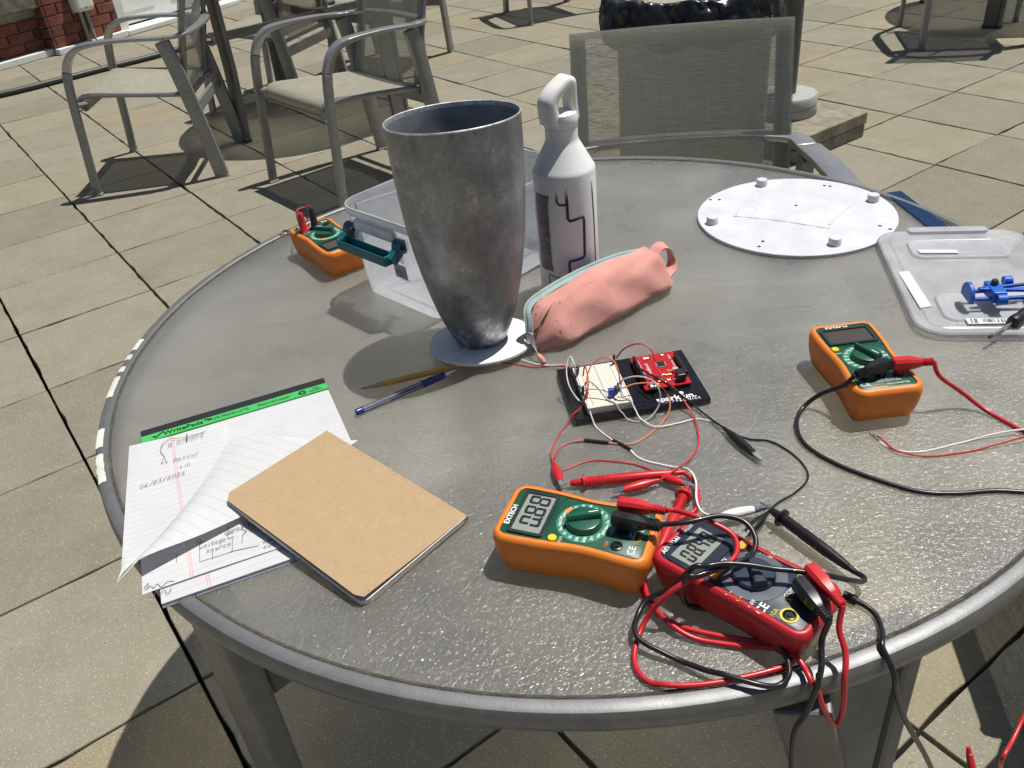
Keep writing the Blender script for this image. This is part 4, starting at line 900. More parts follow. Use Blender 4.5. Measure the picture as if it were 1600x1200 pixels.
def meter_body(name, label, c, rz, Lm, Wm, H, waist, m_case, m_face, group):
    e = empty(name, (c[0], c[1], TH), rz); tag(e, label, 'multimeter', group)
    o = meter_outline(Lm, Wm, waist)
    def rg(g, z, squeeze=0): return [(x, y * (1 - squeeze), z) for x, y in offset(o, g)]
    M().loft([rg(-.008, .0005, .05), rg(-.005, .003, .045), rg(-.0025, .012, .03), rg(-.0005, .024, .01), rg(0, H - .010), rg(-.0004, H - .005), rg(-.0022, H - .0015), rg(-.0048, H - .0002), rg(-.0066, H - .0008), rg(-.0070, H - .0030)], (True, False)).ob('case', m_case, e, smooth=50)
    M().loft([rg(-.0069, H - .0045), rg(-.0069, H - .0020), rg(-.0078, H - .0014)], (True, True)).ob('face_plate', m_face, e, smooth=40)
    return e
def ring_frame(w_, h_, t, z0, z1, cx, cy, r_=.003):
    a = rrect(w_, h_, r_, 4, cx, cy); b = rrect(w_ - 2 * t, h_ - 2 * t, max(.001, r_ - t), 4, cx, cy)
    return M().loft([[(x, y, z0) for x, y in a], [(x, y, z1) for x, y in a], [(x, y, z1) for x, y in b], [(x, y, z0) for x, y in b]], closed=True)
def jack(e, x, y, z, col, ring=None):
    j = M().lathe([(.0052, 0), (.0052, .0012), (.0040, .0016), (.0032, .0006), (.0018, .0006), (.0018, .0014), (.0010, .0014)], 20, c=(x, y, z)).ob('jack', 'jack_black', e, smooth=40)
    if ring: M().lathe([(.0072, 0), (.0072, .0005), (.0054, .0005), (.0054, 0)], 24, c=(x, y, z), cap=(False, False)).ob('jack_ring', ring, j)
RANGES = ['600', '200', '20', '2', '200m', 'OFF', '600', '200', '20', '2k', '20k', '200k', '2M', '10A', '200m', '20m', '2m', '1.5V', '9V', '\u03a9']
def green_meter(label, c, rz, reading=None):
    H = .044; zf = H - .0013
    e = meter_body('multimeter', label, c, rz, .140, .0745, H, .10, 'meter_orange', 'meter_green', 'orange and green multimeters')
    ring_frame(.055, .033, .0032, zf - .0005, zf + .0018, 0, .040).ob('bezel', 'bezel_dark', e, smooth=40)
    lcd = M().box((0, .040, zf + .0001), (.049, .027, .0004)).ob('display', 'lcd_grey' if reading else 'lcd_off', e)
    if reading: seven(reading, .0105, .0195, .0030, 'lcd_ink', lcd, (-.0165, .0302, zf + .0006))
    text('EXTECH', .0068, 'legend_white', e, (-.006, .0595, zf + .0004), bold=.0002)
    ring_frame(.060, .089, .0005, zf - .0003, zf + .0003, 0, -.0225, .012).ob('panel_line', 'bezel_dark', e)
    dy = -.006
    lg = M(); lg.lathe([(.0242, zf + .0001), (.0242, zf + .0003), (.0165, zf + .0003), (.0165, zf + .0001)], 48, c=(0, dy, 0), cap=(False, False)); lg = lg.ob('dial_scale', 'legend_green', e)
    for k in range(20):
        a = 2 * PI * k / 20; rr_ = .0206
        if k == 3: M().box((rr_ * math.cos(a), dy + rr_ * math.sin(a), zf + .0005), (.0075, .0058, .0003), (0, 0, a - PI / 2)).ob('scale_mark', 'legend_orange', lg); continue
        text(RANGES[k], .0036, 'legend_white', lg, (rr_ * math.cos(a), dy + rr_ * math.sin(a), zf + .0005), name='scale_mark', bold=.00008)
    kb = M().lathe([(.0160, zf), (.0160, zf + .0030), (.0148, zf + .0062), (.0138, zf + .0066)], 40, c=(0, dy, 0)).ob('dial', 'dial_green', e, smooth=35)
    q_ = [(-.0040, -.0150), (.0040, -.0150), (.0026, .0), (.0020, .0152), (-.0020, .0152), (-.0026, .0)]
    a = R(28); M().loft([[(x * k * math.cos(a) - y * math.sin(a), dy + x * k * math.sin(a) + y * math.cos(a), z) for x, y in q_] for k, z in ((1.25, zf + .0060), (1, zf + .0110), (.7, zf + .0120))]).ob('dial_grip', 'dial_green', kb, smooth=30)
    M().box((math.sin(a) * .009, dy - math.cos(a) * .009, zf + .0122), (.0010, .0085, .0006), (0, 0, a)).ob('pointer', 'legend_white', kb)
    M().lathe([(.0040, zf), (.0040, zf + .0020), (.0034, zf + .0026)], 20, c=(-.0255, .0145, 0)).ob('hold_button', 'button_yellow', e, smooth=40)
    text('HOLD', .0034, 'legend_white', e, (-.0255, .0078, zf + .0003))
    for x in (-.0195, 0, .0195): jack(e, x, -.0405, zf, 'jack_black')
    text('10A', .0046, 'legend_orange', e, (-.0195, -.0315, zf + .0003)); text('COM', .0044, 'legend_white', e, (-.001, -.0322, zf + .0003)); text('V\u03a9mA', .0044, 'legend_white', e, (.0185, -.0322, zf + .0003))
    text('CE', .0085, 'legend_white', e, (-.0215, -.0540, zf + .0003), bold=.0001); text('600V \u26a0 CAT III\n250mA MAX FUSED', .0030, 'legend_white', e, (.004, -.0500, zf + .0003)); text('MN35', .0042, 'legend_orange', e, (-.008, -.0573, zf + .0003)); text('MULTIMETER', .0040, 'legend_white', e, (.0115, -.0573, zf + .0003))
    return e
mR = green_meter('orange and green multimeter at right with a blank screen', (0.3786, 0.7563, 0.7576), R(1))
mC = green_meter('orange and green multimeter reading 0.88 beside the red meter', (0.0431, 0.5494, 0.7576), R(65.5), '0.88')
mB = green_meter('orange and green multimeter behind the teal-handled storage box', (-0.2594, 1.2491, 0.7576), R(-146))
# the red one
def red_meter(c, rz):
    H = .037; zf = H - .0013
    e = meter_body('multimeter', 'red and navy multimeter tangled in test leads at the front of the table', c, rz, .143, .0705, H, .05, 'meter_red', 'meter_navy', None)
    bz = M().prism(rrect(.056, .040, .010, 5, 0, .041), zf - .0003, zf + .0010, .0005).ob('bezel', 'bezel_navy', e, smooth=40)
    lcd = M().box((-.002, .043, zf + .0012), (.042, .0245, .0004)).ob('display', 'lcd_grey', e)
    seven('08.48', .0068, .0155, .0026, 'lcd_ink', lcd, (-.0195, .0352, zf + .0017))
    text('ASTROAI', .0058, 'legend_white', e, (-.0125, .0622, zf + .0004), bold=.00015); text('AM33D', .0042, 'legend_white', e, (.012, .0622, zf + .0004))
    for x, s_ in ((-.0195, 'Select'), (.0215, 'Hold')):
        M().prism(rrect(.0115, .0068, .0030, 4, x + .002, .0160), zf - .0002, zf + .0022, .0006).ob('button', 'button_orange', e, smooth=40)
    text('Select', .0056, 'legend_white', e, (-.0185, .0228, zf + .0004), bold=.0001); text('B', .0040, 'legend_white', e, (.0235, .0228, zf + .0004))
    dy = -.0085
    M().lathe([(.0265, zf), (.0265, zf + .0004), (.0215, zf + .0008), (.0175, zf + .0008)], 48, c=(0, dy, 0), cap=(False, True)).ob('dial_ring', 'navy_grey', e, smooth=40)
    kb = M().lathe([(.0172, zf), (.0172, zf + .0036), (.0160, zf + .0050)], 40, c=(0, dy, 0)).ob('dial', 'dial_navy', e, smooth=35)
    a = R(-42); q_ = [(-.0052, -.0158), (.0052, -.0158), (.0030, .0), (.0022, .0158), (-.0022, .0158), (-.0030, .0)]
    M().loft([[(x * k * math.cos(a) - y * math.sin(a), dy + x * k * math.sin(a) + y * math.cos(a), z) for x, y in q_] for k, z in ((1.2, zf + .0048), (1, zf + .0100), (.72, zf + .0108))]).ob('dial_grip', 'dial_navy', kb, smooth=30)
    for j in range(5): yy = -.0145 + j * .0016; M().box((-math.sin(a) * yy, dy + math.cos(a) * yy, zf + .0109), (.006, .0005, .0005), (0, 0, a)).ob('grip_rib', 'navy_grey', kb)
    for s_, x, y, m_ in (('OFF', -.0262, -.0225, 'legend_white'), ('V\u2393', -.0275, -.0130, 'legend_yellow'), ('V~', -.0278, -.0035, 'legend_white'), ('12V', -.006, .0150, 'legend_white'), ('9V', .0, .0185, 'legend_white'), ('mA', .0160, .0080, 'legend_yellow'), ('A~', .0225, .0005, 'legend_yellow'), ('HOI', .0265, -.0085, 'legend_white'), ('COM', .0015, -.0385, 'legend_white'), ('V\u03a9', .0205, -.0370, 'legend_yellow')):
        text(s_, .0052, m_, e, (x, y, zf + .0004))
    for x, rg_ in ((-.0185, 'legend_yellow'), (.0015, None), (.0195, None)): jack(e, x, -.0500, zf, 'jack_black', rg_)
    text('10A', .0058, 'legend_yellow', e, (-.0235, -.0400, zf + .0004)); text('CE', .0100, 'legend_white', e, (-.0255, -.0310, zf + .0004), bold=.0002)
    M().tube([(-.0095, -.0440, zf + .0004), (-.0065, -.0385, zf + .0004), (-.0035, -.0440, zf + .0004)], .00035, 5, closed=True).ob('warning_triangle', 'legend_yellow', e)
    return e
mX = red_meter((0.1694, 0.4786, 0.7496), R(42.5))

# ------------------------------------------------------------------ test leads: plug, cable, probe
mat('lead_red', (.50, .016, .020), .35, coat=.15, var=.06); mat('lead_black', (.010, .010, .011), .33, coat=.15); mat('wire_white', (.74, .74, .72), .45); mat('wire_orange', (.62, .20, .09), .45); mat('wire_red', (.52, .03, .03), .45); mat('wire_grey', (.45, .45, .44), .45)
def thing_at(name, p, label, cat, group=None):
    e = empty(name, tuple(p)); tag(e, label, cat, group); return e
def wput(mb, name, m, e, smooth=50, bevel=0): return mb.ob(name, m, e, smooth=smooth, bevel=bevel, loc=tuple(-Vector(e.location)))
def plug(e, p, d, m, h=.006):
    """right-angle shrouded plug: stands in the jack at p, body runs along d"""
    p = Vector(p); d = Vector((d[0], d[1], 0)).normalized(); l = Vector((-d.y, d.x, 0)); z = Vector((0, 0, 1))
    wput(M().lathe([(.0048, -.001), (.0050, h)], 16, c=tuple(p)), 'plug_collar', m, e)
    sec = [(-.009, .0048, .0052), (-.0075, .0060, .0064), (.006, .0062, .0066), (.012, .0058, .0060), (.019, .0042, .0044), (.021, .0032, .0034)]
    for k in range(5): sec += [(.0215 + k * .0024, .0039, .0039), (.0228 + k * .0024, .0030, .0030)]
    c = p + z * (h + .006); rings = []
    for x, w_, hh in sec:
        rings.append([c + d * x + l * (w_ * a) + z * (hh * b) for a, b in ((-1, -.6), (-.6, -1), (.6, -1), (1, -.6), (1, .6), (.6, 1), (-.6, 1), (-1, .6))])
    wput(M().loft(rings), 'plug', m, e, 35)
    return c + d * .033
from mathutils import kdtree
LAID = []; KI = None; BBX = (0, 0)
def drape(pts, r):
    """cables lie on the glass, ride over the rim and hang clear of its outer face"""
    out = []
    for p in pts:
        d = Vector((p.x - TC[0], p.y - TC[1])); rad = d.length; z = p.z
        if rad < .612 + r:
            if z < TH - .004 and rad > .50: k = (.612 + r) / rad; p = Vector((TC[0] + d.x * k, TC[1] + d.y * k, z))
            else: p = Vector((p.x, p.y, max(z, TH + r + (.0034 if rad > .583 else 0))))
        if KI is not None:                               # clear of the kit plate and the boards on it
            l_ = KI @ p
            if abs(l_.x) < .079 and abs(l_.y) < .0555: p = Vector((p.x, p.y, max(p.z, TH + .0082 + r)))
            if abs(l_.x - BBX[0]) < .027 and abs(l_.y - BBX[1]) < .0435: p = Vector((p.x, p.y, max(p.z, TH + .0172 + r)))
        out.append(p)
    return out
def cable(e, pts, m, r=.0019, n=10, name='cable', seg=8):
    p = drape(cr(pts, seg), r); n_ = len(p); up = [0.0] * n_
    if LAID:                                             # later cables ride over the ones already lying there
        kd = kdtree.KDTree(len(LAID))
        for k, (q_, _) in enumerate(LAID): kd.insert((q_.x, q_.y, 0), k)
        kd.balance()
        for k in range(2, n_ - 2):
            for _, j, _ in kd.find_range((p[k].x, p[k].y, 0), r + .0026):
                q_, r2 = LAID[j]; need = r + r2 + .0002
                if abs(p[k].z + up[k] - q_.z) < need: up[k] = max(up[k], q_.z + need - p[k].z)
        sp_ = 9; env = [max(up[j] * (.5 + .5 * math.cos(PI * (j - k) / (sp_ + 1))) ** .6 for j in range(max(0, k - sp_), min(n_, k + sp_ + 1))) for k in range(n_)]
        p = [Vector((a.x, a.y, a.z + h_)) for a, h_ in zip(p, env)]
    for _ in range(2): p = [p[0]] + [p[k] * .5 + (p[k - 1] + p[k + 1]) * .25 for k in range(1, len(p) - 1)] + [p[-1]]
    LAID.extend((q_, r) for q_ in p)
    return wput(M().tube(p, r, n), name, m, e)
def probe(e, a, b, m, tip=.016, needle='steel'):
    """a = metal point, b = cable end"""
    a, b = Vector(a), Vector(b); d = (b - a).normalized(); ln_ = (b - a).length; X_ = d; Z_ = Vector((0, 0, 1)); Y_ = Z_.cross(X_).normalized(); Z_ = X_.cross(Y_)
    mt = Matrix(((X_.x, Y_.x, Z_.x, a.x), (X_.y, Y_.y, Z_.y, a.y), (X_.z, Y_.z, Z_.z, a.z), (0, 0, 0, 1)))
    if needle: wput(xcyl([(0, .0002), (.003, .0010), (tip + .002, .0010)], 10).xf(mt), 'needle', needle, e)
    pr = [(tip, .0022), (tip + .001, .0030), (tip + .012, .0044), (tip + .0125, .0086), (tip + .0145, .0086), (tip + .015, .0050)]
    for k in range(7): pr += [(tip + .017 + k * .0026, .0054), (tip + .0183 + k * .0026, .0046)]
    pr += [(tip + .037, .0054), (ln_ * .72, .0052), (ln_ * .93, .0036), (ln_ * .935, .0030), (ln_, .0026)]
    wput(xcyl(pr, 18).xf(mt), 'probe_handle', m, e, 35)
def w_of(e, x, y, z):
    a = e.rotation_euler.z; return Vector((e.location.x + x * math.cos(a) - y * math.sin(a), e.location.y + x * math.sin(a) + y * math.cos(a), TH + z))
def dir_of(e, x, y):
    a = e.rotation_euler.z; return (x * math.cos(a) - y * math.sin(a), x * math.sin(a) + y * math.cos(a))
GL = 'test leads of the meters'
# centre meter
p = w_of(mC, .0195, -.0405, .0425); e = thing_at('test_lead', p, 'red test lead plugged into the 0.88 meter, looping across the red meter', 'test lead', GL); q = plug(e, p, dir_of(mC, .05, -1), 'lead_red')
cable(e, [tuple(q)] + [(0.1253, 0.5410, 0.7656), (0.1406, 0.5290, 0.7676), (0.1573, 0.5196, 0.7636), (0.1688, 0.5081, 0.7596), (0.1663, 0.4912, 0.7576), (0.1517, 0.4778, 0.7576), (0.1288, 0.4689, 0.7596), (0.1050, 0.4642, 0.7496), (0.0854, 0.4614, 0.7236), (0.0718, 0.4361, 0.7164), (0.0731, 0.4160, 0.7164), (0.0873, 0.4037, 0.7164), (0.1179, 0.3996, 0.7164), (0.1576, 0.4030, 0.7164), (0.1839, 0.4088, 0.7164), (0.1929, 0.4195, 0.7164), (0.1870, 0.4289, 0.7164), (0.1535, 0.4398, 0.7164), (0.1119, 0.4586, 0.7164), (0.0934, 0.4836, 0.7164), (0.0901, 0.5091, 0.7164), (0.0967, 0.5262, 0.7164), (0.1126, 0.5377, 0.7164)], 'lead_red', .0023)
p = w_of(mC, 0, -.0405, .0425); e = thing_at('test_lead', p, 'black test lead plugged into the 0.88 meter, arching over the red meter screen', 'test lead', GL); q = plug(e, p, dir_of(mC, .0, -1), 'lead_black')
cable(e, [tuple(q)] + [(0.1094, 0.5231, 0.7676), (0.1327, 0.5187, 0.7696), (0.1607, 0.5230, 0.7686), (0.1798, 0.5177, 0.7656), (0.1847, 0.5008, 0.7606), (0.1752, 0.4841, 0.7576), (0.1561, 0.4750, 0.7561), (0.1335, 0.4669, 0.7581), (0.1199, 0.4650, 0.7536), (0.1181, 0.4732, 0.7316), (0.1259, 0.4739, 0.7196), (0.1424, 0.4718, 0.7162)], 'lead_black', .0023)
# red meter
p = w_of(mX, .0195, -.0500, .0355); e = thing_at('test_lead', p, 'red test lead plugged into the red meter, drooping over the table edge', 'test lead', GL); q = plug(e, p, dir_of(mX, -.50, -1), 'lead_red')
cable(e, [tuple(q)] + [(0.2226, 0.4155, 0.7456), (0.2239, 0.4026, 0.7336), (0.2198, 0.3900, 0.7196), (0.2206, 0.3948, 0.6836), (0.2166, 0.3940, 0.6686), (0.2052, 0.3880, 0.6936), (0.1959, 0.3886, 0.7196), (0.1925, 0.4059, 0.7186), (0.1819, 0.4208, 0.7166), (0.1516, 0.4332, 0.7164), (0.1191, 0.4452, 0.7164), (0.1022, 0.4619, 0.7164), (0.0927, 0.4886, 0.7164), (0.0930, 0.5124, 0.7164), (0.0765, 0.5104, 0.7164), (0.0643, 0.5205, 0.7164), (0.0588, 0.5366, 0.7164), (0.0703, 0.5591, 0.7162)], 'lead_red', .0023)
p = w_of(mX, .0015, -.0500, .0355); e = thing_at('test_lead', p, 'black test lead plugged into the red meter, dropping straight off the front edge', 'test lead', GL); q = plug(e, p, dir_of(mX, -.55, -1), 'lead_black')
cable(e, [tuple(q)] + [(0.2073, 0.4086, 0.7436), (0.2040, 0.3967, 0.7336), (0.2001, 0.3888, 0.7216), (0.1967, 0.3873, 0.7076), (0.1905, 0.3933, 0.6936), (0.1812, 0.4001, 0.6786), (0.1803, 0.4147, 0.6336), (0.1862, 0.4301, 0.5536), (0.1923, 0.4428, 0.4636), (0.2027, 0.4562, 0.3536)], 'lead_black', .0023)
a, b = (0.2143, 0.5816, 0.7266), (0.2662, 0.4874, 0.7236); e = thing_at('test_lead', b, 'black probe with ribbed grip lying behind the red meter, cable crossing it', 'test lead', GL); probe(e, a, b, 'lead_black', .014)
cable(e, [b] + [(0.2700, 0.4791, 0.7256), (0.2647, 0.4712, 0.7296), (0.2450, 0.4619, 0.7456), (0.2215, 0.4576, 0.7596), (0.1927, 0.4629, 0.7636), (0.1642, 0.4686, 0.7636), (0.1435, 0.4705, 0.7606), (0.1262, 0.4685, 0.7576), (0.1138, 0.4777, 0.7356), (0.0901, 0.4805, 0.7188), (0.0765, 0.4590, 0.7164), (0.0786, 0.4426, 0.7164), (0.1042, 0.4243, 0.7164), (0.1333, 0.4028, 0.7164), (0.1588, 0.3909, 0.7164), (0.1758, 0.3931, 0.7164), (0.1827, 0.4029, 0.7182), (0.1802, 0.4227, 0.7206), (0.1739, 0.4433, 0.7164), (0.1602, 0.4638, 0.7162)], 'lead_black', .0023)
e = thing_at('test_lead', (0.2510, 0.4666, 0.7196), 'black cable coming from under the red meter and hanging off the right side', 'test lead', GL)
wput(M().tube([(0.2502, 0.4694, 0.7181), (0.2579, 0.4621, 0.7181)], .0042, 12), 'strain_relief', 'lead_black', e)
cable(e, [(0.2547, 0.4646, 0.7181), (0.2625, 0.4578, 0.7176), (0.2679, 0.4481, 0.7164), (0.2661, 0.4319, 0.7168), (0.2581, 0.4140, 0.7196), (0.2648, 0.4124, 0.6836), (0.2823, 0.4197, 0.6336), (0.3101, 0.4298, 0.5736), (0.3407, 0.4302, 0.5136), (0.3808, 0.4381, 0.4336)], 'lead_black', .0023)
# red probes between the centre meter and the clips
a, b = (0.0342, 0.6451, 0.7191), (0.1580, 0.6410, 0.7201); e = thing_at('test_lead', b, 'red probe lying along the back of the 0.88 meter', 'test lead', GL); probe(e, a, b, 'lead_red', .012)
cable(e, [b] + [(0.1651, 0.6279, 0.7186), (0.1645, 0.6075, 0.7176), (0.1585, 0.5903, 0.7176), (0.1470, 0.5825, 0.7176), (0.1321, 0.5750, 0.7196)], 'lead_red', .0023)
a, b = (0.1603, 0.6240, 0.7226), (0.1099, 0.5355, 0.7191); e = thing_at('test_lead', b, 'red probe standing between the two front meters, tip held in a clip', 'test lead', GL); probe(e, a, b, 'lead_red', .008)
cable(e, [b] + [(0.1033, 0.5255, 0.7176), (0.0953, 0.5186, 0.7166)], 'lead_red', .0023)
# right-hand meter
p = w_of(mR, 0, -.0405, .0425); e = thing_at('test_lead', p, 'black test lead plugged into the blank right-hand meter, curving forward', 'test lead', GL); q = plug(e, p, (-.95, -.30), 'lead_black')
cable(e, [tuple(q)] + [(0.3415, 0.7149, 0.7496), (0.3242, 0.7281, 0.7316), (0.3059, 0.7265, 0.7168), (0.2898, 0.6991, 0.7162), (0.2883, 0.6644, 0.7162), (0.3078, 0.6302, 0.7162), (0.3388, 0.5997, 0.7162), (0.3663, 0.5803, 0.7162), (0.3985, 0.5730, 0.7162), (0.4329, 0.5708, 0.7162), (0.4721, 0.5570, 0.7162), (0.4916, 0.5323, 0.7162)], 'lead_black', .0024)
p = w_of(mR, .0195, -.0405, .0425); e = thing_at('test_lead', p, 'red test lead plugged into the blank right-hand meter, running off right', 'test lead', GL); q = plug(e, p, (.98, -.10), 'lead_red')
cable(e, [tuple(q)] + [(0.4368, 0.7062, 0.7536), (0.4607, 0.7039, 0.7336), (0.4823, 0.6876, 0.7176), (0.5004, 0.6486, 0.7162), (0.5213, 0.5991, 0.7162), (0.5259, 0.5335, 0.7176), (0.5285, 0.4964, 0.6836), (0.5838, 0.5459, 0.5136), (0.5685, 0.5641, 0.4136), (0.5306, 0.5600, 0.3836), (0.4971, 0.5475, 0.3736), (0.4679, 0.5440, 0.3736), (0.4627, 0.5465, 0.3636), (0.4702, 0.5491, 0.3436)], 'lead_red', .0023)
probe(e, (0.4803, 0.4994, 0.2536), (0.4702, 0.5491, 0.3436), 'lead_red', .012)
# rear meter: two straight plugs and a thin pair leaving the table
p = w_of(mB, .0195, -.0405, .0425); e = thing_at('test_lead', p, 'red plug standing upright in the meter behind the storage box', 'test lead', GL)
wput(M().lathe([(.0078, 0), (.0080, .002), (.0060, .004), (.0052, .024), (.0042, .030), (.0030, .032)], 16, c=tuple(p)), 'plug', 'lead_red', e); cable(e, [tuple(p + Vector((0, 0, .031))), tuple(p + Vector((-.004, .002, .036))), tuple(p + Vector((.012, .020, .034))), tuple(p + Vector((.004, .05, .010))), tuple(p + Vector((-.03, .075, -.034))), tuple(p + Vector((-.075, .105, -.05))), tuple(p + Vector((-.10, .13, -.16)))], 'wire_red', .0010)
p = w_of(mB, 0, -.0405, .0425); e = thing_at('test_lead', p, 'black plug standing upright in the meter behind the storage box', 'test lead', GL)
wput(M().lathe([(.0078, 0), (.0080, .002), (.0060, .004), (.0052, .024), (.0042, .030), (.0030, .032)], 16, c=tuple(p)), 'plug', 'lead_black', e); cable(e, [tuple(p + Vector((0, 0, .031))), tuple(p + Vector((-.006, .002, .037))), tuple(p + Vector((-.018, .010, .036))), tuple(p + Vector((-.034, .040, .012))), tuple(p + Vector((-.045, .075, -.034))), tuple(p + Vector((-.085, .11, -.05))), tuple(p + Vector((-.11, .15, -.16)))], 'lead_black', .0010)
# bare-ended pair at the right
e = thing_at('wire', (0.3607, 0.6628, 0.7146), 'thin white wire with stripped end on the glass, right side', 'wire', 'loose wire pair'); cable(e, [(0.3611, 0.6606, 0.7146), (0.3685, 0.6451, 0.7150), (0.3934, 0.6380, 0.7146), (0.4349, 0.6449, 0.7146), (0.4754, 0.6490, 0.7146), (0.5239, 0.6442, 0.7146), (0.5560, 0.6146, 0.7146)], 'wire_white', .0009, 6)
wput(M().tube([(0.3572, 0.6764, 0.7146), (0.3611, 0.6606, 0.7146)], .0005, 5), 'bare_end', 'steel', e)
e = thing_at('wire', (0.3642, 0.6664, 0.7146), 'thin red wire twisted round the white one, right side', 'wire', 'loose wire pair'); cable(e, [(0.3628, 0.6677, 0.7146), (0.3650, 0.6549, 0.7152), (0.3695, 0.6413, 0.7146), (0.3899, 0.6305, 0.7146), (0.4273, 0.6298, 0.7146), (0.4672, 0.6338, 0.7146), (0.5200, 0.6376, 0.7146), (0.5491, 0.6039, 0.7146)], 'wire_red', .0009, 6)
wput(M().tube([(0.3600, 0.6737, 0.7146), (0.3630, 0.6666, 0.7146)], .0005, 5), 'bare_end', 'steel', e)

# ------------------------------------------------------------------ breadboard kit
mat('kit_black', (.008, .008, .009), .22, coat=.2); mat('board_red', (.42, .008, .012), .35, coat=.3); mat('chip_black', (.012, .012, .012), .4); mat('solder', (.7, .7, .68), .3, metal=.6); mat('gold', (.6, .38, .08), .35, metal=.7); mat('print_white', (.78, .78, .78), .6); mat('trim_blue', (.01, .06, .42), .35); mat('rail_red', (.6, .08, .08), .6); mat('rail_blue', (.08, .14, .5), .6)
def breadboard_mat():
    m, t, out = nodes('breadboard_ivory'); co = obj_co(t); p = N(t, 'ShaderNodeBsdfPrincipled', Roughness=.5)
    sp = t.nodes.new('ShaderNodeSeparateXYZ'); L(t, co, sp.inputs[0])
    hx = math_(t, 'LESS_THAN', math_(t, 'ABSOLUTE', math_(t, 'SUBTRACT', math_(t, 'FRACT', math_(t, 'DIVIDE', math_(t, 'ADD', sp.outputs[0], 1.0), .00254)), .5)), .22)
    hy = math_(t, 'LESS_THAN', math_(t, 'ABSOLUTE', math_(t, 'SUBTRACT', math_(t, 'FRACT', math_(t, 'DIVIDE', math_(t, 'ADD', sp.outputs[1], 1.0), .00254)), .5)), .22)
    ax = math_(t, 'ABSOLUTE', sp.outputs[0]); zone = math_(t, 'MULTIPLY', math_(t, 'GREATER_THAN', ax, .0035), math_(t, 'LESS_THAN', ax, .0168))
    L(t, mixc(t, math_(t, 'MULTIPLY', math_(t, 'MULTIPLY', hx, hy), zone), (.70, .67, .56), (.30, .28, .22)), p.inputs['Base Color']); L(t, p.outputs[0], out.inputs[0])
breadboard_mat()
K0 = (.1347, .8027); KA = R(4.8)
kt = tag(empty('electronics_kit', (K0[0], K0[1], TH), KA), 'black base plate carrying a white breadboard and a red circuit board', 'circuit kit')
ki = Matrix.Rotation(-KA, 4, 'Z') @ Matrix.Translation((-K0[0], -K0[1], -TH))
def in_kit(p): return ki @ Vector(p)
M().prism(rrect(.153, .1055, .002, 2), .0012, .0080, .0006).ob('base_plate', 'kit_black', kt, smooth=30)
for x in (-.065, .065):
    for y in (-.042, .042): M().lathe([(.004, 0), (.004, .0011)], 10, c=(x, y, 0)).ob('rubber_foot', 'jack_black', kt)
bc = in_kit((0.1004, 0.7947, 0.7306))
bb = M().prism(rrect(.0505, .0835, .0012, 2), -.0045, .0042, .0004).ob('breadboard', 'breadboard_ivory', kt, loc=(bc.x, bc.y, .0126), smooth=30)
M().box((0, 0, .0041), (.0030, .080, .0006)).ob('groove', 'wire_grey', bb)
for x, m_ in ((-.0235, 'rail_blue'), (-.0180, 'rail_red'), (.0180, 'rail_blue'), (.0235, 'rail_red')): M().box((x, 0, .00435), (.0006, .076, .0003)).ob('rail_line', m_, bb)
M().box((-.0105, 0, .00435), (.0011, .001, .0003)).ob('mark', 'print_black', bb)
rc = in_kit((0.1708, 0.8158, 0.7266)); rb = M().prism(rrect(.0535, .0690, .002, 3), 0, .0016).ob('circuit_board', 'board_red', kt, loc=(rc.x, rc.y, .0112))
for x in (-.0242, .0242): M().box((x, .000, .0058), (.0028, .050 if x < 0 else .044, .0085)).ob('pin_header', 'chip_black', rb, bevel=.0003)
ch = M().box((.0045, .011, .0024), (.0085, .0085, .0014), (0, 0, 0)).ob('processor', 'chip_black', rb)
for s in (-1, 1):
    M().box((.0045 + s * .0050, .011, .0019), (.0010, .0078, .0004)).ob('pins', 'solder', ch); M().box((.0045, .011 + s * .0050, .0019), (.0078, .0010, .0004)).ob('pins', 'solder', ch)
M().box((.0165, -.024, .0068), (.0092, .0135, .0100)).ob('power_socket', 'chip_black', rb, bevel=.0008); M().box((-.017, -.031, .0038), (.0080, .0090, .0040)).ob('usb_socket', 'solder', rb, bevel=.0005)
M().lathe([(.0032, .0016), (.0032, .0070)], 16, c=(.0155, -.0085, 0)).ob('capacitor', 'solder', rb, smooth=40)
for x, y, a, b_, m_ in ((-.006, -.022, .006, .0055, 'gold'), (-.0085, -.0160, .005, .005, 'chip_black'), (.0, -.012, .004, .002, 'solder'), (.006, -.0130, .008, .0030, 'gold'), (.0035, -.0235, .0040, .0026, 'solder'), (.0105, -.0240, .0036, .0030, 'print_white'), (-.0015, -.027, .003, .002, 'solder'), (-.009, .027, .007, .004, 'solder'), (.011, .0285, .0035, .002, 'solder'), (-.011, -.028, .003, .003, 'gold')):
    M().box((x, y, .0026), (a, b_, .0020)).ob('component', m_, rb, bevel=.0003)
for s_, x, y, sz, rz_ in (('RedBoard', -.012, .006, .0055, R(90)), ('DIGITAL', .019, .010, .0035, R(90)), ('POWER', -.019, -.004, .0033, R(90)), ('PWM~', .0185, .024, .0033, R(90)), ('ANALOG IN', -.0195, .016, .0035, R(90)), ('TX RX', .012, -.004, .0033, 0)): text(s_, sz, 'print_white', rb, (x, y, .0018), (0, 0, rz_))
tp = in_kit((0.1781, 0.7652, 0.7218)); text('sparkfun.', .0125, 'print_white', kt, (tp.x, tp.y, .0082), bold=.0003); text('ELECTRONICS', .0048, 'print_white', kt, (tp.x + .004, tp.y - .0072, .0082), space=1.5, bold=.0001)
M().lathe([(.0030, .0081), (.0030, .0083)], 12, c=(tp.x + .008, tp.y + .0068, 0)).ob('logo_flame', 'print_white', kt)
tm = in_kit((0.1069, 0.7672, 0.7336)); M().box((tm.x, tm.y, .0225), (.0065, .0048, .0110)).ob('trimmer', 'trim_blue', kt, bevel=.0004)
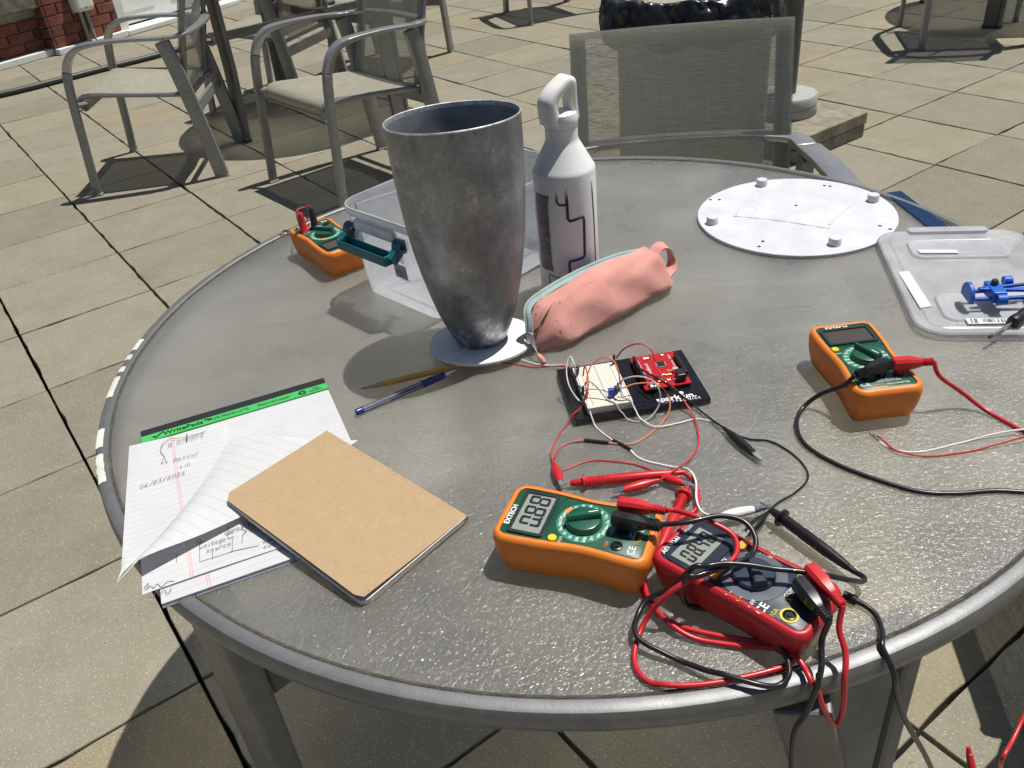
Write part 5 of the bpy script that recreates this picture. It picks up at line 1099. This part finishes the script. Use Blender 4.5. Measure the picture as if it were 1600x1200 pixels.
for p_ in ((0.0740, 0.8138, 0.7356), (0.0768, 0.8186, 0.7356), (0.0771, 0.7765, 0.7356), (0.0806, 0.7707, 0.7356), (0.1152, 0.7739, 0.7356), (0.1188, 0.7783, 0.7356), (0.1116, 0.7696, 0.7356), (0.1205, 0.8330, 0.7356)):
    v_ = in_kit(p_); M().box((v_.x, v_.y, .0235), (.0026, .0026, .0125), (.08, .1, 0)).ob('pin_housing', 'jack_black', kt, bevel=.0003)
KI = ki; BBX = (bc.x, bc.y)
GJ = 'jumper wires of the breadboard kit'
def jumper(label, pts, m, r=.00085, extra=()):
    e = thing_at('jumper_wire', pts[0], label, 'wire', GJ); cable(e, pts, m, r, 7); return e
def boot(e, a, b, m, jaw=.012):
    """insulated crocodile clip: wire end a, jaws pointing past b"""
    a, b = Vector(a), Vector(b); d = (b - a).normalized(); Z_ = Vector((0, 0, 1)); Y_ = Z_.cross(d).normalized(); Z_ = d.cross(Y_); ln_ = (b - a).length
    mt = Matrix(((d.x, Y_.x, Z_.x, a.x), (d.y, Y_.y, Z_.y, a.y), (d.z, Y_.z, Z_.z, a.z), (0, 0, 0, 1)))
    prof = [(0, .0018, .0018), (.12, .0024, .0024), (.35, .0046, .0040), (.62, .0052, .0044), (.92, .0042, .0036), (1.0, .0036, .0032)]
    wput(M().loft([[(u * ln_, w_ * math.cos(2 * PI * k / 14), h_ * math.sin(2 * PI * k / 14)) for k in range(14)] for u, w_, h_ in prof]).xf(mt), 'clip_boot', m, e)
    for s in (-1, 1): wput(M().loft([[(ln_ + x, w_ * c_[0], s * (.0008 + .0010 * (1 - x / jaw)) + .0006 * c_[1]) for c_ in ((-1, -1), (1, -1), (1, 1), (-1, 1))] for x, w_ in ((-.003, .0026), (jaw * .6, .0022), (jaw, .0012))]).xf(mt), 'jaw', 'steel', e)
jumper('white jumper wire from the breadboard corner to a black joiner on the glass', [(0.0721, 0.8022, 0.7416), (0.0714, 0.8020, 0.7556), (0.0677, 0.8109, 0.7616), (0.0624, 0.8026, 0.7496), (0.0636, 0.7882, 0.7356), (0.0740, 0.7751, 0.7196), (0.0834, 0.7414, 0.7146), (0.0929, 0.7212, 0.7146), (0.1004, 0.7086, 0.7146)], 'wire_white')
e = jumper('white lead with a white crocodile clip gripping the black probe', [(0.1139, 0.6929, 0.7146), (0.1225, 0.6744, 0.7146), (0.1473, 0.6586, 0.7146), (0.1628, 0.6450, 0.7202), (0.1654, 0.6219, 0.7236), (0.1605, 0.5990, 0.7216), (0.1614, 0.5810, 0.7216), (0.1714, 0.5713, 0.7226)], 'wire_white', .0011)
wput(M().tube([(0.0994, 0.7102, 0.7152), (0.1073, 0.7010, 0.7152), (0.1149, 0.6909, 0.7152)], .0019, 8), 'joiner', 'jack_black', e); boot(e, (0.1714, 0.5713, 0.7226), (0.2073, 0.5736, 0.7246), 'wire_white', .016)
e = jumper('red wire from the breadboard to a red crocodile clip behind the 0.88 meter', [(0.0799, 0.7949, 0.7436), (0.0832, 0.8000, 0.7536), (0.0842, 0.7827, 0.7476), (0.0802, 0.7662, 0.7396), (0.0699, 0.7599, 0.7196), (0.0498, 0.7408, 0.7146), (0.0356, 0.7116, 0.7146), (0.0320, 0.6957, 0.7156), (0.0333, 0.6803, 0.7176)], 'wire_red'); boot(e, (0.0334, 0.6811, 0.7186), (0.0365, 0.6490, 0.7196), 'lead_red', .008)
e = jumper('short red wire joined to the orange one by a black connector', [(0.0348, 0.6897, 0.7166), (0.0411, 0.7062, 0.7146), (0.0537, 0.7149, 0.7146), (0.0694, 0.7146, 0.7152)], 'wire_red'); wput(M().tube([(0.0695, 0.7154, 0.7154), (0.0940, 0.7065, 0.7154)], .0021, 8), 'joiner', 'jack_black', e)
jumper('orange jumper wire looping in front of the circuit board', [(0.0941, 0.7067, 0.7152), (0.1161, 0.7013, 0.7146), (0.1349, 0.7111, 0.7146), (0.1563, 0.7323, 0.7146), (0.1676, 0.7462, 0.7236), (0.1655, 0.7600, 0.7356), (0.1527, 0.7658, 0.7436), (0.1335, 0.7685, 0.7436), (0.1211, 0.7664, 0.7416), (0.1172, 0.7686, 0.7406)], 'wire_orange')
jumper('orange jumper wire arching over the breadboard', [(0.0790, 0.7681, 0.7376), (0.0836, 0.7824, 0.7496), (0.0910, 0.7911, 0.7616), (0.1041, 0.7921, 0.7676), (0.1131, 0.7867, 0.7656), (0.1175, 0.7765, 0.7556), (0.1172, 0.7722, 0.7416)], 'wire_orange')
jumper('pale grey jumper wire in a big loop in front of the breadboard', [(0.1134, 0.7667, 0.7416), (0.1189, 0.7640, 0.7536), (0.1346, 0.7622, 0.7576), (0.1502, 0.7606, 0.7516), (0.1580, 0.7544, 0.7396), (0.1552, 0.7470, 0.7256), (0.1415, 0.7383, 0.7166), (0.1277, 0.7389, 0.7146), (0.1153, 0.7479, 0.7176), (0.1036, 0.7600, 0.7296), (0.0934, 0.7699, 0.7396), (0.0837, 0.7747, 0.7436), (0.0793, 0.7748, 0.7416)], 'wire_grey')
jumper('white jumper wire running from the breadboard toward the black clip', [(0.1163, 0.7669, 0.7436), (0.1175, 0.7588, 0.7336), (0.1260, 0.7569, 0.7166), (0.1356, 0.7363, 0.7146), (0.1476, 0.7235, 0.7146), (0.1666, 0.7257, 0.7146), (0.1908, 0.7316, 0.7146), (0.2052, 0.7254, 0.7146), (0.2165, 0.7090, 0.7166)], 'wire_white')
e = jumper('black wire from the circuit board to a black crocodile clip', [(0.1424, 0.8096, 0.7396), (0.1495, 0.7854, 0.7456), (0.1636, 0.7644, 0.7456), (0.1788, 0.7566, 0.7336), (0.1949, 0.7518, 0.7176), (0.2067, 0.7261, 0.7156), (0.2149, 0.7057, 0.7176)], 'lead_black', .0011); boot(e, (0.2151, 0.7066, 0.7186), (0.2332, 0.6588, 0.7186), 'lead_black', .012)
e = jumper('black clip lead curling round to the black probe tip', [(0.2181, 0.7028, 0.7176), (0.2351, 0.6868, 0.7156), (0.2573, 0.6790, 0.7151), (0.2737, 0.6498, 0.7151), (0.2750, 0.6207, 0.7151), (0.2570, 0.6011, 0.7151), (0.2344, 0.5879, 0.7156), (0.2213, 0.5755, 0.7176)], 'lead_black', .0011); boot(e, (0.2195, 0.5719, 0.7196), (0.1933, 0.5491, 0.7196), 'lead_black', .010)
e = jumper('red wire arching over the red circuit board to a red clip', [(0.1241, 0.8365, 0.7356), (0.1328, 0.8332, 0.7496), (0.1470, 0.8250, 0.7596), (0.1586, 0.8173, 0.7576), (0.1634, 0.8084, 0.7496), (0.1614, 0.7984, 0.7416), (0.1660, 0.7623, 0.7416), (0.1807, 0.7579, 0.7256), (0.1905, 0.7362, 0.7156), (0.1866, 0.6949, 0.7146), (0.1749, 0.6712, 0.7146), (0.1520, 0.6425, 0.7246), (0.1319, 0.6311, 0.7216)], 'wire_red', .0010); boot(e, (0.1321, 0.6320, 0.7216), (0.0957, 0.6251, 0.7206), 'lead_red', .010)
e = jumper('red clip lead holding the tip of the upright red probe', [(0.0419, 0.6711, 0.7146), (0.0696, 0.6817, 0.7146), (0.0952, 0.6761, 0.7146), (0.1193, 0.6646, 0.7146), (0.1352, 0.6472, 0.7166)], 'wire_red', .0010); boot(e, (0.1317, 0.6423, 0.7196), (0.1539, 0.6234, 0.7216), 'lead_red', .012)
jumper('red jumper wire running from under the white disc to the kit', [(-0.0127, 0.8902, 0.7146), (0.0066, 0.8817, 0.7146), (0.0292, 0.8697, 0.7146), (0.0501, 0.8682, 0.7146), (0.0631, 0.8562, 0.7196), (0.0712, 0.8360, 0.7296)], 'wire_red')
jumper('white jumper wire running from under the white disc to the kit', [(0.0151, 0.8903, 0.7146), (0.0297, 0.8754, 0.7146), (0.0483, 0.8657, 0.7146), (0.0629, 0.8550, 0.7186), (0.0716, 0.8332, 0.7296)], 'wire_white')
